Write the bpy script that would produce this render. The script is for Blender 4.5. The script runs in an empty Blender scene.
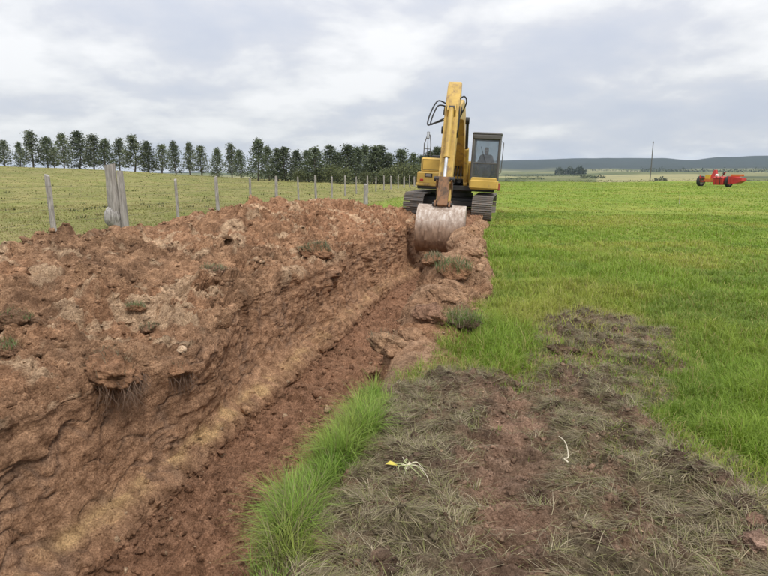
import bpy, math, random
import numpy as np
from mathutils import Vector, Matrix, Euler

R = math.radians
scene = bpy.context.scene
col = scene.collection
rng = np.random.default_rng(7)
random.seed(7)

# ------------------------------------------------------------------ camera
FPX, PITCH, EYE = 580.0, R(11.25), 1.65          # focal length in photo pixels, tilt, eye height
cam_d = bpy.data.cameras.new('camera')
cam = bpy.data.objects.new('camera', cam_d)
col.objects.link(cam)
cam_d.sensor_width = 36.0
cam_d.lens = FPX / 768.0 * 36.0
cam_d.clip_start, cam_d.clip_end = 0.05, 20000
cam.location = (0, 0, EYE)
cam.rotation_euler = (R(90) - PITCH, 0, 0)
scene.camera = cam

# ------------------------------------------------------------------ sky and sun
SUN_DIR = Vector((0.30, -0.52, 0.80)).normalized()      # towards the sun
world = bpy.data.worlds.new('World')
scene.world = world
world.use_nodes = True
wn, wl = world.node_tree.nodes, world.node_tree.links
wn.clear()
def N(nt, t, **kw):
    n = nt.new(t)
    for k, v in kw.items():
        setattr(n, k, v)
    return n
w_out = N(wn, 'ShaderNodeOutputWorld')
w_bg = N(wn, 'ShaderNodeBackground')
sky = N(wn, 'ShaderNodeTexSky', sky_type='NISHITA', sun_disc=False)
sky.sun_elevation = math.asin(SUN_DIR.z)
sky.sun_rotation = math.atan2(SUN_DIR.x, SUN_DIR.y)
sky.dust_density = 2.0
tc = N(wn, 'ShaderNodeTexCoord')
sep = N(wn, 'ShaderNodeSeparateXYZ')
wl.new(tc.outputs['Generated'], sep.inputs[0])
def wmath(op, a, b=None):
    n = N(wn, 'ShaderNodeMath', operation=op)
    for i, s in enumerate((a, b)):
        if s is None: continue
        if isinstance(s, (int, float)): n.inputs[i].default_value = s
        else: wl.new(s, n.inputs[i])
    return n.outputs[0]
zc = wmath('MAXIMUM', sep.outputs['Z'], 0.0)
den = wmath('ADD', zc, 0.26)
cx = wmath('DIVIDE', sep.outputs['X'], den)
cy = wmath('DIVIDE', sep.outputs['Y'], den)
cmb = N(wn, 'ShaderNodeCombineXYZ')
wl.new(cx, cmb.inputs[0]); wl.new(cy, cmb.inputs[1])
def wnoise(scale, detail, rough, dist, off):
    m = N(wn, 'ShaderNodeMapping')
    m.inputs['Location'].default_value = off
    wl.new(cmb.outputs[0], m.inputs[0])
    n = N(wn, 'ShaderNodeTexNoise')
    n.inputs['Scale'].default_value = scale
    n.inputs['Detail'].default_value = detail
    n.inputs['Roughness'].default_value = rough
    n.inputs['Distortion'].default_value = dist
    wl.new(m.outputs[0], n.inputs['Vector'])
    return n.outputs['Fac']
def ramp(nt, lk, fac, stops, mode='LINEAR'):
    r = nt.new('ShaderNodeValToRGB')
    r.color_ramp.interpolation = mode
    e = r.color_ramp.elements
    while len(e) < len(stops): e.new(0.5)
    for k, (p, c) in enumerate(stops):
        e[k].position = p
        e[k].color = (*c, 1) if len(c) == 3 else c
    lk.new(fac, r.inputs[0])
    return r.outputs[0]
nA = wnoise(1.7, 9, 0.56, 0.12, (5.6, 1.9, 0.0))
nB = wnoise(0.50, 4, 0.5, 0.1, (7.3, 2.2, 0.0))
nsum = wmath('ADD', wmath('MULTIPLY', nA, 0.62), wmath('MULTIPLY', nB, 0.38))
cloud = ramp(wn, wl, nsum, [(0.37, (0.43, 0.455, 0.525)), (0.44, (0.47, 0.488, 0.542)), (0.485, (0.515, 0.523, 0.560)),
                            (0.525, (0.61, 0.611, 0.622)), (0.575, (0.70, 0.695, 0.695))])
# overcast skies brighten towards the zenith
lum = wmath('ADD', wmath('MULTIPLY', zc, wmath('ADD', wmath('MULTIPLY', zc, 1.0), 0.55)), 0.93)
cl2 = N(wn, 'ShaderNodeVectorMath', operation='SCALE')
wl.new(cloud, cl2.inputs[0]); wl.new(lum, cl2.inputs['Scale'])
nis = N(wn, 'ShaderNodeVectorMath', operation='SCALE')
wl.new(sky.outputs[0], nis.inputs[0]); nis.inputs['Scale'].default_value = 0.10
mixs = N(wn, 'ShaderNodeMix', data_type='RGBA')
mixs.inputs['Factor'].default_value = 0.90
wl.new(nis.outputs[0], mixs.inputs['A']); wl.new(cl2.outputs[0], mixs.inputs['B'])
wl.new(mixs.outputs['Result'], w_bg.inputs['Color'])
w_bg.inputs['Strength'].default_value = 1.0
wl.new(w_bg.outputs[0], w_out.inputs[0])

sun_d = bpy.data.lights.new('sun', 'SUN')
sun_d.energy = 1.5
sun_d.angle = R(10)
sun_d.color = (1.0, 0.95, 0.88)
sun = bpy.data.objects.new('sun', sun_d)
col.objects.link(sun)
sun.location = (20, -30, 60)
sun.rotation_euler = SUN_DIR.to_track_quat('Z', 'Y').to_euler()

vs = scene.view_settings
vs.view_transform, vs.look, vs.gamma, vs.exposure, vs.use_curve_mapping = 'Standard', 'None', 1.0, 0.50, False
scene.cycles.use_denoising = True
scene.cycles.denoising_input_passes = 'RGB_ALBEDO_NORMAL'
scene.cycles.denoising_prefilter = 'ACCURATE'
scene.cycles.use_adaptive_sampling = False
scene.cycles.max_bounces = 6
scene.cycles.transparent_max_bounces = 12
scene.cycles.volume_bounces = 1

# ------------------------------------------------------------------ helpers: pixels, noise
cP, sP = math.cos(PITCH), math.sin(PITCH)
def ray(px, py):
    x, y = (px - 384.0) / FPX, (py - 288.0) / FPX
    return Vector((x, cP - y * sP, -sP - y * cP))
def gpt(px, py, z=0.0):
    d = ray(px, py)
    t = (z - EYE) / d.z
    return d.x * t, d.y * t
def at_depth(px, Y):                    # x of an image column at world depth Y (horizon level)
    return (px - 384.0) / FPX * Y * cP

# trench frame: u across (0 = right lip), v along
O = (-0.955, 0.0)
EU, EV = (0.9757, -0.2189), (0.2189, 0.9757)
def to_uv(x, y):
    return (x - O[0]) * EU[0] + (y - O[1]) * EU[1], (x - O[0]) * EV[0] + (y - O[1]) * EV[1]
def to_xy(u, v):
    return O[0] + u * EU[0] + v * EV[0], O[1] + u * EU[1] + v * EV[1]

def _h(ix, iy, s):
    n = (ix.astype(np.int64) * 374761393 + iy.astype(np.int64) * 668265263 + s * 2147483647) & 0xFFFFFFFF
    n = ((n ^ (n >> 13)) * 1274126177) & 0xFFFFFFFF
    n = ((n ^ (n >> 16)) * 2246822519) & 0xFFFFFFFF
    return ((n ^ (n >> 15)) & 0xFFFFFF).astype(np.float64) / 0xFFFFFF
def gnoise(x, y, s=0):
    ix, iy = np.floor(x), np.floor(y)
    fx, fy = x - ix, y - iy
    wx, wy = fx * fx * fx * (fx * (fx * 6 - 15) + 10), fy * fy * fy * (fy * (fy * 6 - 15) + 10)
    def g(a, b):
        an = _h(ix + a, iy + b, s) * 6.2831853
        return np.cos(an) * (fx - a) + np.sin(an) * (fy - b)
    return ((g(0, 0) * (1 - wx) + g(1, 0) * wx) * (1 - wy) + (g(0, 1) * (1 - wx) + g(1, 1) * wx) * wy) * 1.5
def fbm(x, y, o=4, s=0, gain=0.5):
    t, a = 0, 1.0
    for k in range(o):
        t = t + a * gnoise(x * 2 ** k + 17.3 * k, y * 2 ** k - 9.1 * k, s + k)
        a *= gain
    return t
def lumps(x, y, s=0, jit=1.0):           # domed cells of uneven height: clods
    ix, iy = np.floor(x), np.floor(y)
    best = np.full(x.shape, 9.0); val = np.zeros(x.shape)
    for a in (-1, 0, 1):
        for b in (-1, 0, 1):
            jx = ix + a + 0.5 + jit * (_h(ix + a, iy + b, s) - 0.5)
            jy = iy + b + 0.5 + jit * (_h(ix + a, iy + b, s + 11) - 0.5)
            d = np.hypot(x - jx, y - jy)
            m = d < best
            best = np.where(m, d, best)
            val = np.where(m, _h(ix + a, iy + b, s + 23), val)
    return np.sqrt(np.clip(1 - (best / 0.75) ** 2, 0, 1)) * (0.25 + 0.75 * val), val
def sstep(a, b, x):
    t = np.clip((x - a) / (b - a), 0, 1)
    return t * t * (3 - 2 * t)
def poly_sd(x, y, P):                    # signed distance, inside positive
    P = np.array(P); d = np.full(x.shape, 1e9); ins = np.zeros(x.shape, bool)
    for i in range(len(P)):
        a, b = P[i], P[(i + 1) % len(P)]
        e = b - a
        t = np.clip(((x - a[0]) * e[0] + (y - a[1]) * e[1]) / (e @ e), 0, 1)
        d = np.minimum(d, np.hypot(x - a[0] - t * e[0], y - a[1] - t * e[1]))
        c = ((a[1] > y) != (b[1] > y)) & (x < (b[0] - a[0]) * (y - a[1]) / (b[1] - a[1] + 1e-12) + a[0])
        ins ^= c
    return np.where(ins, d, -d)
def lerp3(a, b, t):
    return np.asarray(a) * (1 - t[..., None]) + np.asarray(b) * t[..., None]

# ------------------------------------------------------------------ helpers: objects and materials
def mesh_np(name, V, F, mat=None, colr=None, smooth=True, parent=None):
    me = bpy.data.meshes.new(name)
    V = np.asarray(V, np.float32)
    me.vertices.add(len(V)); me.vertices.foreach_set('co', V.ravel())
    if isinstance(F, np.ndarray): groups = [F]
    else: groups = F
    tot = sum(g.size for g in groups); nf = sum(len(g) for g in groups)
    me.loops.add(tot)
    me.loops.foreach_set('vertex_index', np.concatenate([g.ravel() for g in groups]).astype(np.int32))
    starts, k = [], 0
    for g in groups:
        starts.append(np.arange(len(g)) * g.shape[1] + k); k += g.size
    me.polygons.add(nf)
    me.polygons.foreach_set('loop_start', np.concatenate(starts).astype(np.int32))
    me.update(calc_edges=True)
    if smooth: me.polygons.foreach_set('use_smooth', np.ones(nf, bool))
    if colr is not None:
        ca = me.color_attributes.new('Col', 'FLOAT_COLOR', 'POINT')
        c4 = np.ones((len(V), 4), np.float32); c4[:, :3] = colr
        ca.data.foreach_set('color', c4.ravel())
    if mat: me.materials.append(mat)
    o = bpy.data.objects.new(name, me)
    col.objects.link(o)
    if parent: o.parent = parent
    return o
def tag(o, label=None, cat=None, group=None, kind=None):
    if label: o['label'] = label
    if cat: o['category'] = cat
    if group: o['group'] = group
    if kind: o['kind'] = kind
    return o
def empty(name, loc=(0, 0, 0), rot=(0, 0, 0)):
    o = bpy.data.objects.new(name, None)
    o.empty_display_size = 0.2
    col.objects.link(o)
    o.location, o.rotation_euler = loc, rot
    return o

class MB:
    """collects shapes into one mesh"""
    def __init__(s): s.v, s.f = [], []
    def add(s, vs, fs):
        k = len(s.v); s.v += [tuple(v) for v in vs]; s.f += [tuple(i + k for i in f) for f in fs]; return s
    def box(s, x0, x1, y0, y1, z0, z1, b=0.02):
        b = min(b, (x1 - x0) * .45, (y1 - y0) * .45, (z1 - z0) * .45)
        vs = []
        # chamfered box: 24 vertices
        cs = [(x0, 1), (x1, -1)], [(y0, 1), (y1, -1)], [(z0, 1), (z1, -1)]
        idx = {}
        for i in (0, 1):
            for j in (0, 1):
                for k in (0, 1):
                    X, sx = cs[0][i]; Y, sy = cs[1][j]; Z, sz = cs[2][k]
                    idx[i, j, k, 'x'] = len(vs); vs.append((X, Y + sy * b, Z + sz * b))
                    idx[i, j, k, 'y'] = len(vs); vs.append((X + sx * b, Y, Z + sz * b))
                    idx[i, j, k, 'z'] = len(vs); vs.append((X + sx * b, Y + sy * b, Z))
        fs = []
        for i in (0, 1):
            q = [idx[i, j, k, 'x'] for j, k in ((0, 0), (1, 0), (1, 1), (0, 1))]; fs.append(q if i else q[::-1])
            q = [idx[j, i, k, 'y'] for j, k in ((0, 0), (1, 0), (1, 1), (0, 1))]; fs.append(q[::-1] if i else q)
            q = [idx[j, k, i, 'z'] for j, k in ((0, 0), (1, 0), (1, 1), (0, 1))]; fs.append(q if i else q[::-1])
        for j in (0, 1):
            for k in (0, 1):
                fs.append([idx[0, j, k, 'y'], idx[1, j, k, 'y'], idx[1, j, k, 'z'], idx[0, j, k, 'z']])
                fs.append([idx[j, 0, k, 'x'], idx[j, 1, k, 'x'], idx[j, 1, k, 'z'], idx[j, 0, k, 'z']])
                fs.append([idx[j, k, 0, 'x'], idx[j, k, 1, 'x'], idx[j, k, 1, 'y'], idx[j, k, 0, 'y']])
        for i in (0, 1):
            for j in (0, 1):
                for k in (0, 1):
                    fs.append([idx[i, j, k, a] for a in 'xyz'])
        return s.add(vs, fs)
    def prism(s, prof, x0, x1, b=0.0):       # prof: (y,z) outline, extruded along x
        n = len(prof)
        if b > 0:
            P = np.array(prof); c = P.mean(0)
            ins = [tuple(p + (c - p) / max(np.linalg.norm(c - p), 1e-6) * b * 1.3) for p in P]
            rings = [(x0, ins), (x0 + b, prof), (x1 - b, prof), (x1, ins)]
        else:
            rings = [(x0, prof), (x1, prof)]
        vs = [(x, p[0], p[1]) for x, pr in rings for p in pr]
        fs = [tuple(range(n))[::-1], tuple(range(n * (len(rings) - 1), n * len(rings)))]
        for r in range(len(rings) - 1):
            for i in range(n):
                j = (i + 1) % n
                fs.append((r * n + i, r * n + j, (r + 1) * n + j, (r + 1) * n + i))
        return s.add(vs, fs)
    def cyl(s, p0, p1, r0, r1=None, n=14, cap=True):
        r1 = r0 if r1 is None else r1
        p0, p1 = Vector(p0), Vector(p1)
        q = (p1 - p0).to_track_quat('Z', 'Y')
        vs = []
        for p, r in ((p0, r0), (p1, r1)):
            for k in range(n):
                a = 2 * math.pi * k / n
                vs.append(p + q @ Vector((r * math.cos(a), r * math.sin(a), 0)))
        fs = [(k, (k + 1) % n, n + (k + 1) % n, n + k) for k in range(n)]
        if cap: fs += [tuple(range(n))[::-1], tuple(range(n, 2 * n))]
        return s.add(vs, fs)
    def tube(s, pts, r, n=8, r_end=None):
        pts = [Vector(p) for p in pts]; m = len(pts); vs = []; up = None
        for i, p in enumerate(pts):
            d = (pts[min(i + 1, m - 1)] - pts[max(i - 1, 0)]).normalized()
            if up is None: up = d.orthogonal().normalized()
            up = (up - d * up.dot(d)).normalized()
            sd = d.cross(up)
            rr = r if r_end is None else r + (r_end - r) * i / (m - 1)
            for k in range(n):
                a = 2 * math.pi * k / n
                vs.append(p + (up * math.cos(a) + sd * math.sin(a)) * rr)
        fs = [(i * n + k, i * n + (k + 1) % n, (i + 1) * n + (k + 1) % n, (i + 1) * n + k) for i in range(m - 1) for k in range(n)]
        fs += [tuple(range(n))[::-1], tuple(range((m - 1) * n, m * n))]
        return s.add(vs, fs)
    def lathe(s, prof, c, axis='x', n=24):   # prof: (radius, offset along axis)
        vs = []
        for r, a in prof:
            for k in range(n):
                t = 2 * math.pi * k / n
                p = (a, r * math.cos(t), r * math.sin(t)) if axis == 'x' else (r * math.cos(t), r * math.sin(t), a)
                vs.append((c[0] + p[0], c[1] + p[1], c[2] + p[2]))
        m = len(prof)
        fs = [(i * n + k, i * n + (k + 1) % n, (i + 1) * n + (k + 1) % n, (i + 1) * n + k) for i in range(m - 1) for k in range(n)]
        return s.add(vs, fs)
    def build(s, name, mat, parent=None, smooth=False, xf=None):
        me = bpy.data.meshes.new(name)
        vs = s.v if xf is None else [tuple(xf @ Vector(v)) for v in s.v]
        me.from_pydata(vs, [], s.f)
        import bmesh
        bm = bmesh.new(); bm.from_mesh(me)
        bmesh.ops.recalc_face_normals(bm, faces=bm.faces)
        bm.to_mesh(me); bm.free()
        if smooth:
            for p in me.polygons: p.use_smooth = True
            try: me.set_sharp_from_angle(angle=R(35))
            except Exception: pass
        if mat: me.materials.append(mat)
        o = bpy.data.objects.new(name, me)
        col.objects.link(o)
        if parent: o.parent = parent
        return o

def new_mat(name):
    m = bpy.data.materials.new(name); m.use_nodes = True
    nt = m.node_tree; nt.nodes.clear()
    out = nt.nodes.new('ShaderNodeOutputMaterial')
    return m, nt.nodes, nt.links, out
def obj_noise(nd, lk, scale, detail=5, rough=0.6, coord='Object', off=(0, 0, 0), sc=(1, 1, 1)):
    t = nd.new('ShaderNodeTexCoord')
    mp = nd.new('ShaderNodeMapping'); mp.inputs['Location'].default_value = off; mp.inputs['Scale'].default_value = sc
    lk.new(t.outputs[coord], mp.inputs[0])
    n = nd.new('ShaderNodeTexNoise')
    n.inputs['Scale'].default_value = scale; n.inputs['Detail'].default_value = detail; n.inputs['Roughness'].default_value = rough
    lk.new(mp.outputs[0], n.inputs['Vector'])
    return n.outputs['Fac']
def mixc(nd, lk, fac, a, b, mode='MIX'):
    m = nd.new('ShaderNodeMix'); m.data_type = 'RGBA'; m.blend_type = mode
    for k, v in (('Factor', fac), ('A', a), ('B', b)):
        if isinstance(v, (int, float)): m.inputs[k].default_value = v
        elif isinstance(v, tuple): m.inputs[k].default_value = (*v, 1)
        else: lk.new(v, m.inputs[k])
    return m.outputs['Result']
def bump(nd, lk, h, strength, dist):
    b = nd.new('ShaderNodeBump'); b.inputs['Strength'].default_value = strength; b.inputs['Distance'].default_value = dist
    lk.new(h, b.inputs['Height'])
    return b.outputs[0]

def soil_mat(name, attr=True, basec=(0.25, 0.14, 0.09)):
    m, nd, lk, out = new_mat(name)
    p = nd.new('ShaderNodeBsdfPrincipled'); p.inputs['Roughness'].default_value = 0.95
    p.inputs['Specular IOR Level'].default_value = 0.15
    if attr:
        a = nd.new('ShaderNodeVertexColor'); a.layer_name = 'Col'; base = a.outputs[0]
    else:
        base = mixc(nd, lk, 0.0, basec, basec)
    n1 = obj_noise(nd, lk, 9, 8, 0.65)
    f1 = ramp(nd, lk, n1, [(0.30, (0.48, 0.45, 0.43)), (0.5, (0.95, 0.95, 0.95)), (0.70, (1.45, 1.48, 1.50))])
    c1 = mixc(nd, lk, 1.0, base, f1, 'MULTIPLY')
    n2 = obj_noise(nd, lk, 75, 4, 0.7, off=(3, 1, 7))
    f2 = ramp(nd, lk, n2, [(0.32, (0.50, 0.47, 0.45)), (0.52, (1.0, 1.0, 1.0)), (0.70, (1.42, 1.45, 1.48))])
    c2 = mixc(nd, lk, 1.0, mixc(nd, lk, 1.0, c1, f2, 'MULTIPLY'), (1.27, 1.25, 1.22), 'MULTIPLY')
    lk.new(c2, p.inputs['Base Color'])
    nb = obj_noise(nd, lk, 38, 7, 0.72, off=(1, 5, 2))
    lk.new(bump(nd, lk, nb, 1.0, 0.05), p.inputs['Normal'])
    lk.new(p.outputs[0], out.inputs[0])
    return m
def blade_mat(name, trans=0.35):
    m, nd, lk, out = new_mat(name)
    a = nd.new('ShaderNodeVertexColor'); a.layer_name = 'Col'
    d = nd.new('ShaderNodeBsdfPrincipled'); d.inputs['Roughness'].default_value = 0.55
    d.inputs['Specular IOR Level'].default_value = 0.3
    t = nd.new('ShaderNodeBsdfTranslucent')
    lk.new(a.outputs[0], d.inputs['Base Color']); lk.new(a.outputs[0], t.inputs['Color'])
    mx = nd.new('ShaderNodeMixShader'); mx.inputs[0].default_value = trans
    lk.new(d.outputs[0], mx.inputs[1]); lk.new(t.outputs[0], mx.inputs[2])
    lk.new(mx.outputs[0], out.inputs[0])
    return m
def paint_mat(name, c, rough=0.45, dirt=(0.16, 0.10, 0.065), amount=0.5, scale=2.5, metallic=0.0, low=None):
    """worn paint or metal: base colour, blotchy fading, dried mud"""
    m, nd, lk, out = new_mat(name)
    p = nd.new('ShaderNodeBsdfPrincipled'); p.inputs['Metallic'].default_value = metallic
    n1 = obj_noise(nd, lk, scale, 7, 0.65)
    f = ramp(nd, lk, n1, [(0.30, (0.72, 0.70, 0.66)), (0.55, (1, 1, 1)), (0.75, (1.12, 1.12, 1.14))])
    c1 = mixc(nd, lk, 1.0, c, f, 'MULTIPLY')
    n2 = obj_noise(nd, lk, scale * 2.2, 8, 0.72, off=(4, 2, 9), sc=(1, 1, 0.45))
    lo = 0.78 - 0.45 * amount
    fm = ramp(nd, lk, n2, [(lo, (0, 0, 0)), (lo + 0.16, (1, 1, 1))])
    c2 = mixc(nd, lk, fm, c1, dirt)
    lk.new(c2, p.inputs['Base Color'])
    rr = ramp(nd, lk, fm, [(0, (rough,) * 3), (1, (0.9,) * 3)])
    lk.new(rr, p.inputs['Roughness'])
    lk.new(bump(nd, lk, n2, 0.25, 0.01), p.inputs['Normal'])
    lk.new(p.outputs[0], out.inputs[0])
    return m
def wood_mat(name, a, b):
    m, nd, lk, out = new_mat(name)
    p = nd.new('ShaderNodeBsdfPrincipled'); p.inputs['Roughness'].default_value = 0.9
    n = obj_noise(nd, lk, 22, 6, 0.65, sc=(1, 1, 0.12))
    lk.new(ramp(nd, lk, n, [(0.32, a), (0.68, b)]), p.inputs['Base Color'])
    lk.new(bump(nd, lk, n, 0.6, 0.02), p.inputs['Normal'])
    lk.new(p.outputs[0], out.inputs[0])
    return m

M_SOIL = soil_mat('earth')
M_GRASS = blade_mat('grass_blades')
M_LEAF = blade_mat('tree_leaves', 0.2)
M_BARK = wood_mat('bark', (0.07, 0.055, 0.045), (0.16, 0.13, 0.11))
M_POST = wood_mat('weathered_post', (0.16, 0.145, 0.13), (0.42, 0.39, 0.36))

# ------------------------------------------------------------------ terrain
MUD = [gpt(*p) for p in [(295, 600), (322, 530), (360, 470), (385, 415), (400, 388), (455, 376), (500, 378), (545, 385), (552, 335), (575, 318), (612, 318),
                         (655, 342), (655, 365), (612, 400), (650, 436), (700, 470), (745, 506), (800, 535), (860, 600), (860, 700), (295, 700)]]
def terrain(x, y):
    r = np.hypot(x, y)
    yy = np.maximum(y, 1.0)
    b = x / yy
    g = np.interp(b, [-1.2, -0.66, -0.455, -0.23, -0.05, 0.05, 0.2, 0.6], [3.4, 2.85, 1.95, 0.15, -0.35, -0.35, 0.0, 0.15])
    z = g * sstep(15, 125, y) + 0.12 * sstep(-5, -10, x) * sstep(5, 14, y)
    crest = np.interp(b, [-0.7, -0.3, 0.0, 0.15, 0.6], [165, 140, 112, 98, 104])
    fall = np.maximum(y - crest, 0)
    far = np.interp(r, [90, 150, 300, 420, 600, 900, 1500, 2400, 3000, 3600, 4200, 5200, 6400],
                       [-1, -6, -9, -8.5, -6.0, -4.6, -2.6, 6, 24, 36, 54, 26, 0])
    far = np.where(r > 1500, -3 + (far + 3) * sstep(-0.12, 0.14, b), far)
    w = sstep(0, 50, fall)
    z = z * (1 - w) + far * w
    # long far ridges, higher on the right
    ridge = np.interp(b, [-2, -0.6, -0.1, 0.12, 0.22, 0.33, 0.47, 0.52, 0.56, 0.62, 1.0],
                         [0, 0, 5, 26, 38, 43, 41, 28, 42, 44, 30])
    z = z + ridge * sstep(2900, 4200, r) * sstep(6400, 4600, r) + 5.0 * fbm(b * 7, r / 1500, 3, 5) * sstep(3000, 4200, r) * sstep(-0.1, 0.1, b)
    z = z + 6.0 * sstep(700, 1500, r) * fbm(x / 420, y / 900, 3, 9)
    z = z + 0.05 * fbm(x / 3.1, y / 3.1, 3, 2) * sstep(3, 8, r)
    z = z + 0.12 * sstep(30, 90, r) * fbm(x / 15, y / 15, 2, 3)
    return z

nb_f, nrad = 340, 270
ang = np.concatenate([np.linspace(-180, -48, 40, endpoint=False), np.linspace(-48, 48, nb_f), np.linspace(48, 180, 40)[1:]])
ang = np.radians(ang)
rad = np.geomspace(0.7, 6600, nrad)
A, Rr = np.meshgrid(ang, rad)
GX, GY = np.sin(A) * Rr, np.cos(A) * Rr
GZ = terrain(GX, GY)
gu, gv = to_uv(GX, GY)
inside = sstep(0.12, -0.05, gu) * sstep(-7.2, -6.9, gu) * sstep(-2.5, -2.2, gv) * sstep(20.5, 20.0, gv)
GZ = GZ - 2.2 * inside
GZ = GZ - 0.16 * sstep(-0.10, 0.12, poly_sd(GX, GY, MUD)) * (np.hypot(GX, GY) < 14)

# field and soil colours of the open ground
GREEN, YGREEN, OLIVE, STRAW = (0.165, 0.230, 0.034), (0.235, 0.255, 0.055), (0.10, 0.105, 0.04), (0.24, 0.21, 0.11)
def ground_colour(x, y):
    r = np.hypot(x, y); b = x / np.maximum(y, 1)
    n1 = fbm(x / 6, y / 6, 4, 21) * 0.5 + 0.5
    c = lerp3(GREEN, YGREEN, np.clip(n1 * 1.5 - 0.45, 0, 1))
    u, v = to_uv(x, y)
    left = sstep(-5.5, -7.5, u)
    n2 = fbm(x / 2.2, y / 2.2, 4, 31) * 0.5 + 0.5
    cl = lerp3((0.245, 0.22, 0.088), (0.17, 0.18, 0.052), np.clip(n2 * 2 - 0.5, 0, 1))
    c = c * (1 - left[..., None]) + cl * left[..., None]
    # far patchwork of fields: pale stubble, pasture and dark woods
    fx, fr = b * 9 + 0.35 * fbm(b * 4, np.log(r) * 2, 2, 4), np.log(r) * 4.2
    cell = _h(np.floor(fx + 0.5 * np.floor(fr)), np.floor(fr), 77)
    pal = np.array([(0.10, 0.115, 0.045), (0.26, 0.245, 0.12), (0.13, 0.14, 0.06), (0.07, 0.085, 0.04), (0.18, 0.18, 0.085)])
    cf = pal[(cell * 4.99).astype(int)]
    stub = (b > 0.36) & (b < 0.535) & (r > 420) & (r < 1250)
    cf = np.where(stub[..., None], np.array((0.27, 0.25, 0.12)), cf)
    stub2 = (b > 0.2) & (b < 0.31) & (r > 330) & (r < 520)
    cf = np.where(stub2[..., None], np.array((0.33, 0.29, 0.17)), cf)
    wood = sstep(2500, 2900, r + 300 * fbm(b * 8, r / 900, 3, 8))
    cf = cf * (1 - wood[..., None]) + np.array((0.024, 0.032, 0.026)) * wood[..., None]
    w = sstep(150, 260, r)
    return c * (1 - w[..., None]) + cf * w[..., None]
GC = ground_colour(GX, GY)
na = len(ang)
i, j = np.meshgrid(np.arange(nrad - 1), np.arange(na - 1), indexing='ij')
q = np.stack([i * na + j, (i + 1) * na + j, (i + 1) * na + j + 1, i * na + j + 1], -1).reshape(-1, 4)[:, ::-1]
m, nd, lk, out = new_mat('turf')
p = nd.new('ShaderNodeBsdfPrincipled'); p.inputs['Roughness'].default_value = 0.95; p.inputs['Specular IOR Level'].default_value = 0.1
a = nd.new('ShaderNodeVertexColor'); a.layer_name = 'Col'
n1 = obj_noise(nd, lk, 2.5, 9, 0.75)
c = mixc(nd, lk, 1.0, a.outputs[0], ramp(nd, lk, n1, [(0.3, (0.6, 0.62, 0.6)), (0.5, (1, 1, 1)), (0.7, (1.35, 1.3, 1.3))]), 'MULTIPLY')
n0 = obj_noise(nd, lk, 0.02, 8, 0.7)
c = mixc(nd, lk, 1.0, c, ramp(nd, lk, n0, [(0.35, (0.72, 0.76, 0.75)), (0.5, (1, 1, 1)), (0.65, (1.2, 1.15, 1.1))]), 'MULTIPLY')
lk.new(c, p.inputs['Base Color'])
lk.new(bump(nd, lk, n1, 0.5, 0.1), p.inputs['Normal'])
lk.new(p.outputs[0], out.inputs[0])
ground = mesh_np('ground', np.stack([GX, GY, GZ], -1).reshape(-1, 3), q, m, GC.reshape(-1, 3))
tag(ground, 'green field rolling away to fields and low blue hills', None, None, 'structure')

# ------------------------------------------------------------------ trench and spoil bank
nv = 660
vv = np.geomspace(0.9 + 0.9, 24.5 + 0.9, nv) - 0.9
CP = np.array([(-8.3, -0.28), (-7.4, 0.02), (-6.5, 0.42), (-5.5, 0.78), (-4.6, 0.90), (-3.7, 0.72), (-3.0, 0.52), (-2.45, 0.36),
               (-2.08, 0.24), (-2.02, 0.02), (-2.03, -0.36), (-1.94, -0.72), (-1.78, -0.86), (-1.66, -1.02), (-1.0, -1.06), (-0.5, -1.03),
               (-0.24, -0.85), (-0.13, -0.35), (-0.02, 0.0), (0.22, 0.045), (0.50, -0.02), (0.72, -0.22)])
NSEG = [10, 14, 20, 30, 48, 50, 46, 40, 28, 42, 40, 28, 28, 54, 48, 16, 16, 18, 28, 24, 8]
ku = [0.0]
for s, n in enumerate(NSEG):
    ku += list(s + (np.arange(n) + 1) / n)
ku = np.array(ku)
nc = len(ku)
cu = np.repeat(CP[None, :, 0], nv, 0); cz = np.repeat(CP[None, :, 1], nv, 0)
V1 = vv[:, None]
# bank height and crest wander along the trench
hh = 1 + 0.16 * gnoise(vv * 0.5, vv * 0 + 3.3, 41) + 0.05 * gnoise(vv * 1.6, vv * 0 + 1.3, 42)
fade = (sstep(23.0, 16.0, vv) * 0.9 + 0.1) * np.interp(vv, [2, 4.5, 7.5, 11, 14], [0.46, 0.52, 0.74, 0.93, 1.0]) * (1 - 0.10 * sstep(9, 14, vv))
for k in range(1, 9):
    cz[:, k] *= hh * fade
    cu[:, k] += 0.22 * gnoise(vv * 0.6, vv * 0 + k * 0.6, 43) * (0.3 if k > 6 else 1)
# left lip: bulges and hollows
lip = 0.13 * gnoise(vv * 0.9, vv * 0 + 7.7, 44) + 0.05 * gnoise(vv * 2.7, vv * 0 + 2.7, 45)
lip += 0.05 * gnoise(vv * 5.3, vv * 0 + 9.7, 48)
lip += 0.16 * np.exp(-((vv - 4.6) / 0.6) ** 2) - 0.12 * np.exp(-((vv - 6.6) / 0.7) ** 2)
for k, wgt in ((7, 0.7), (8, 1.0), (9, 1.0), (10, 0.55), (11, 0.25)):
    cu[:, k] += lip * wgt
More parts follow.
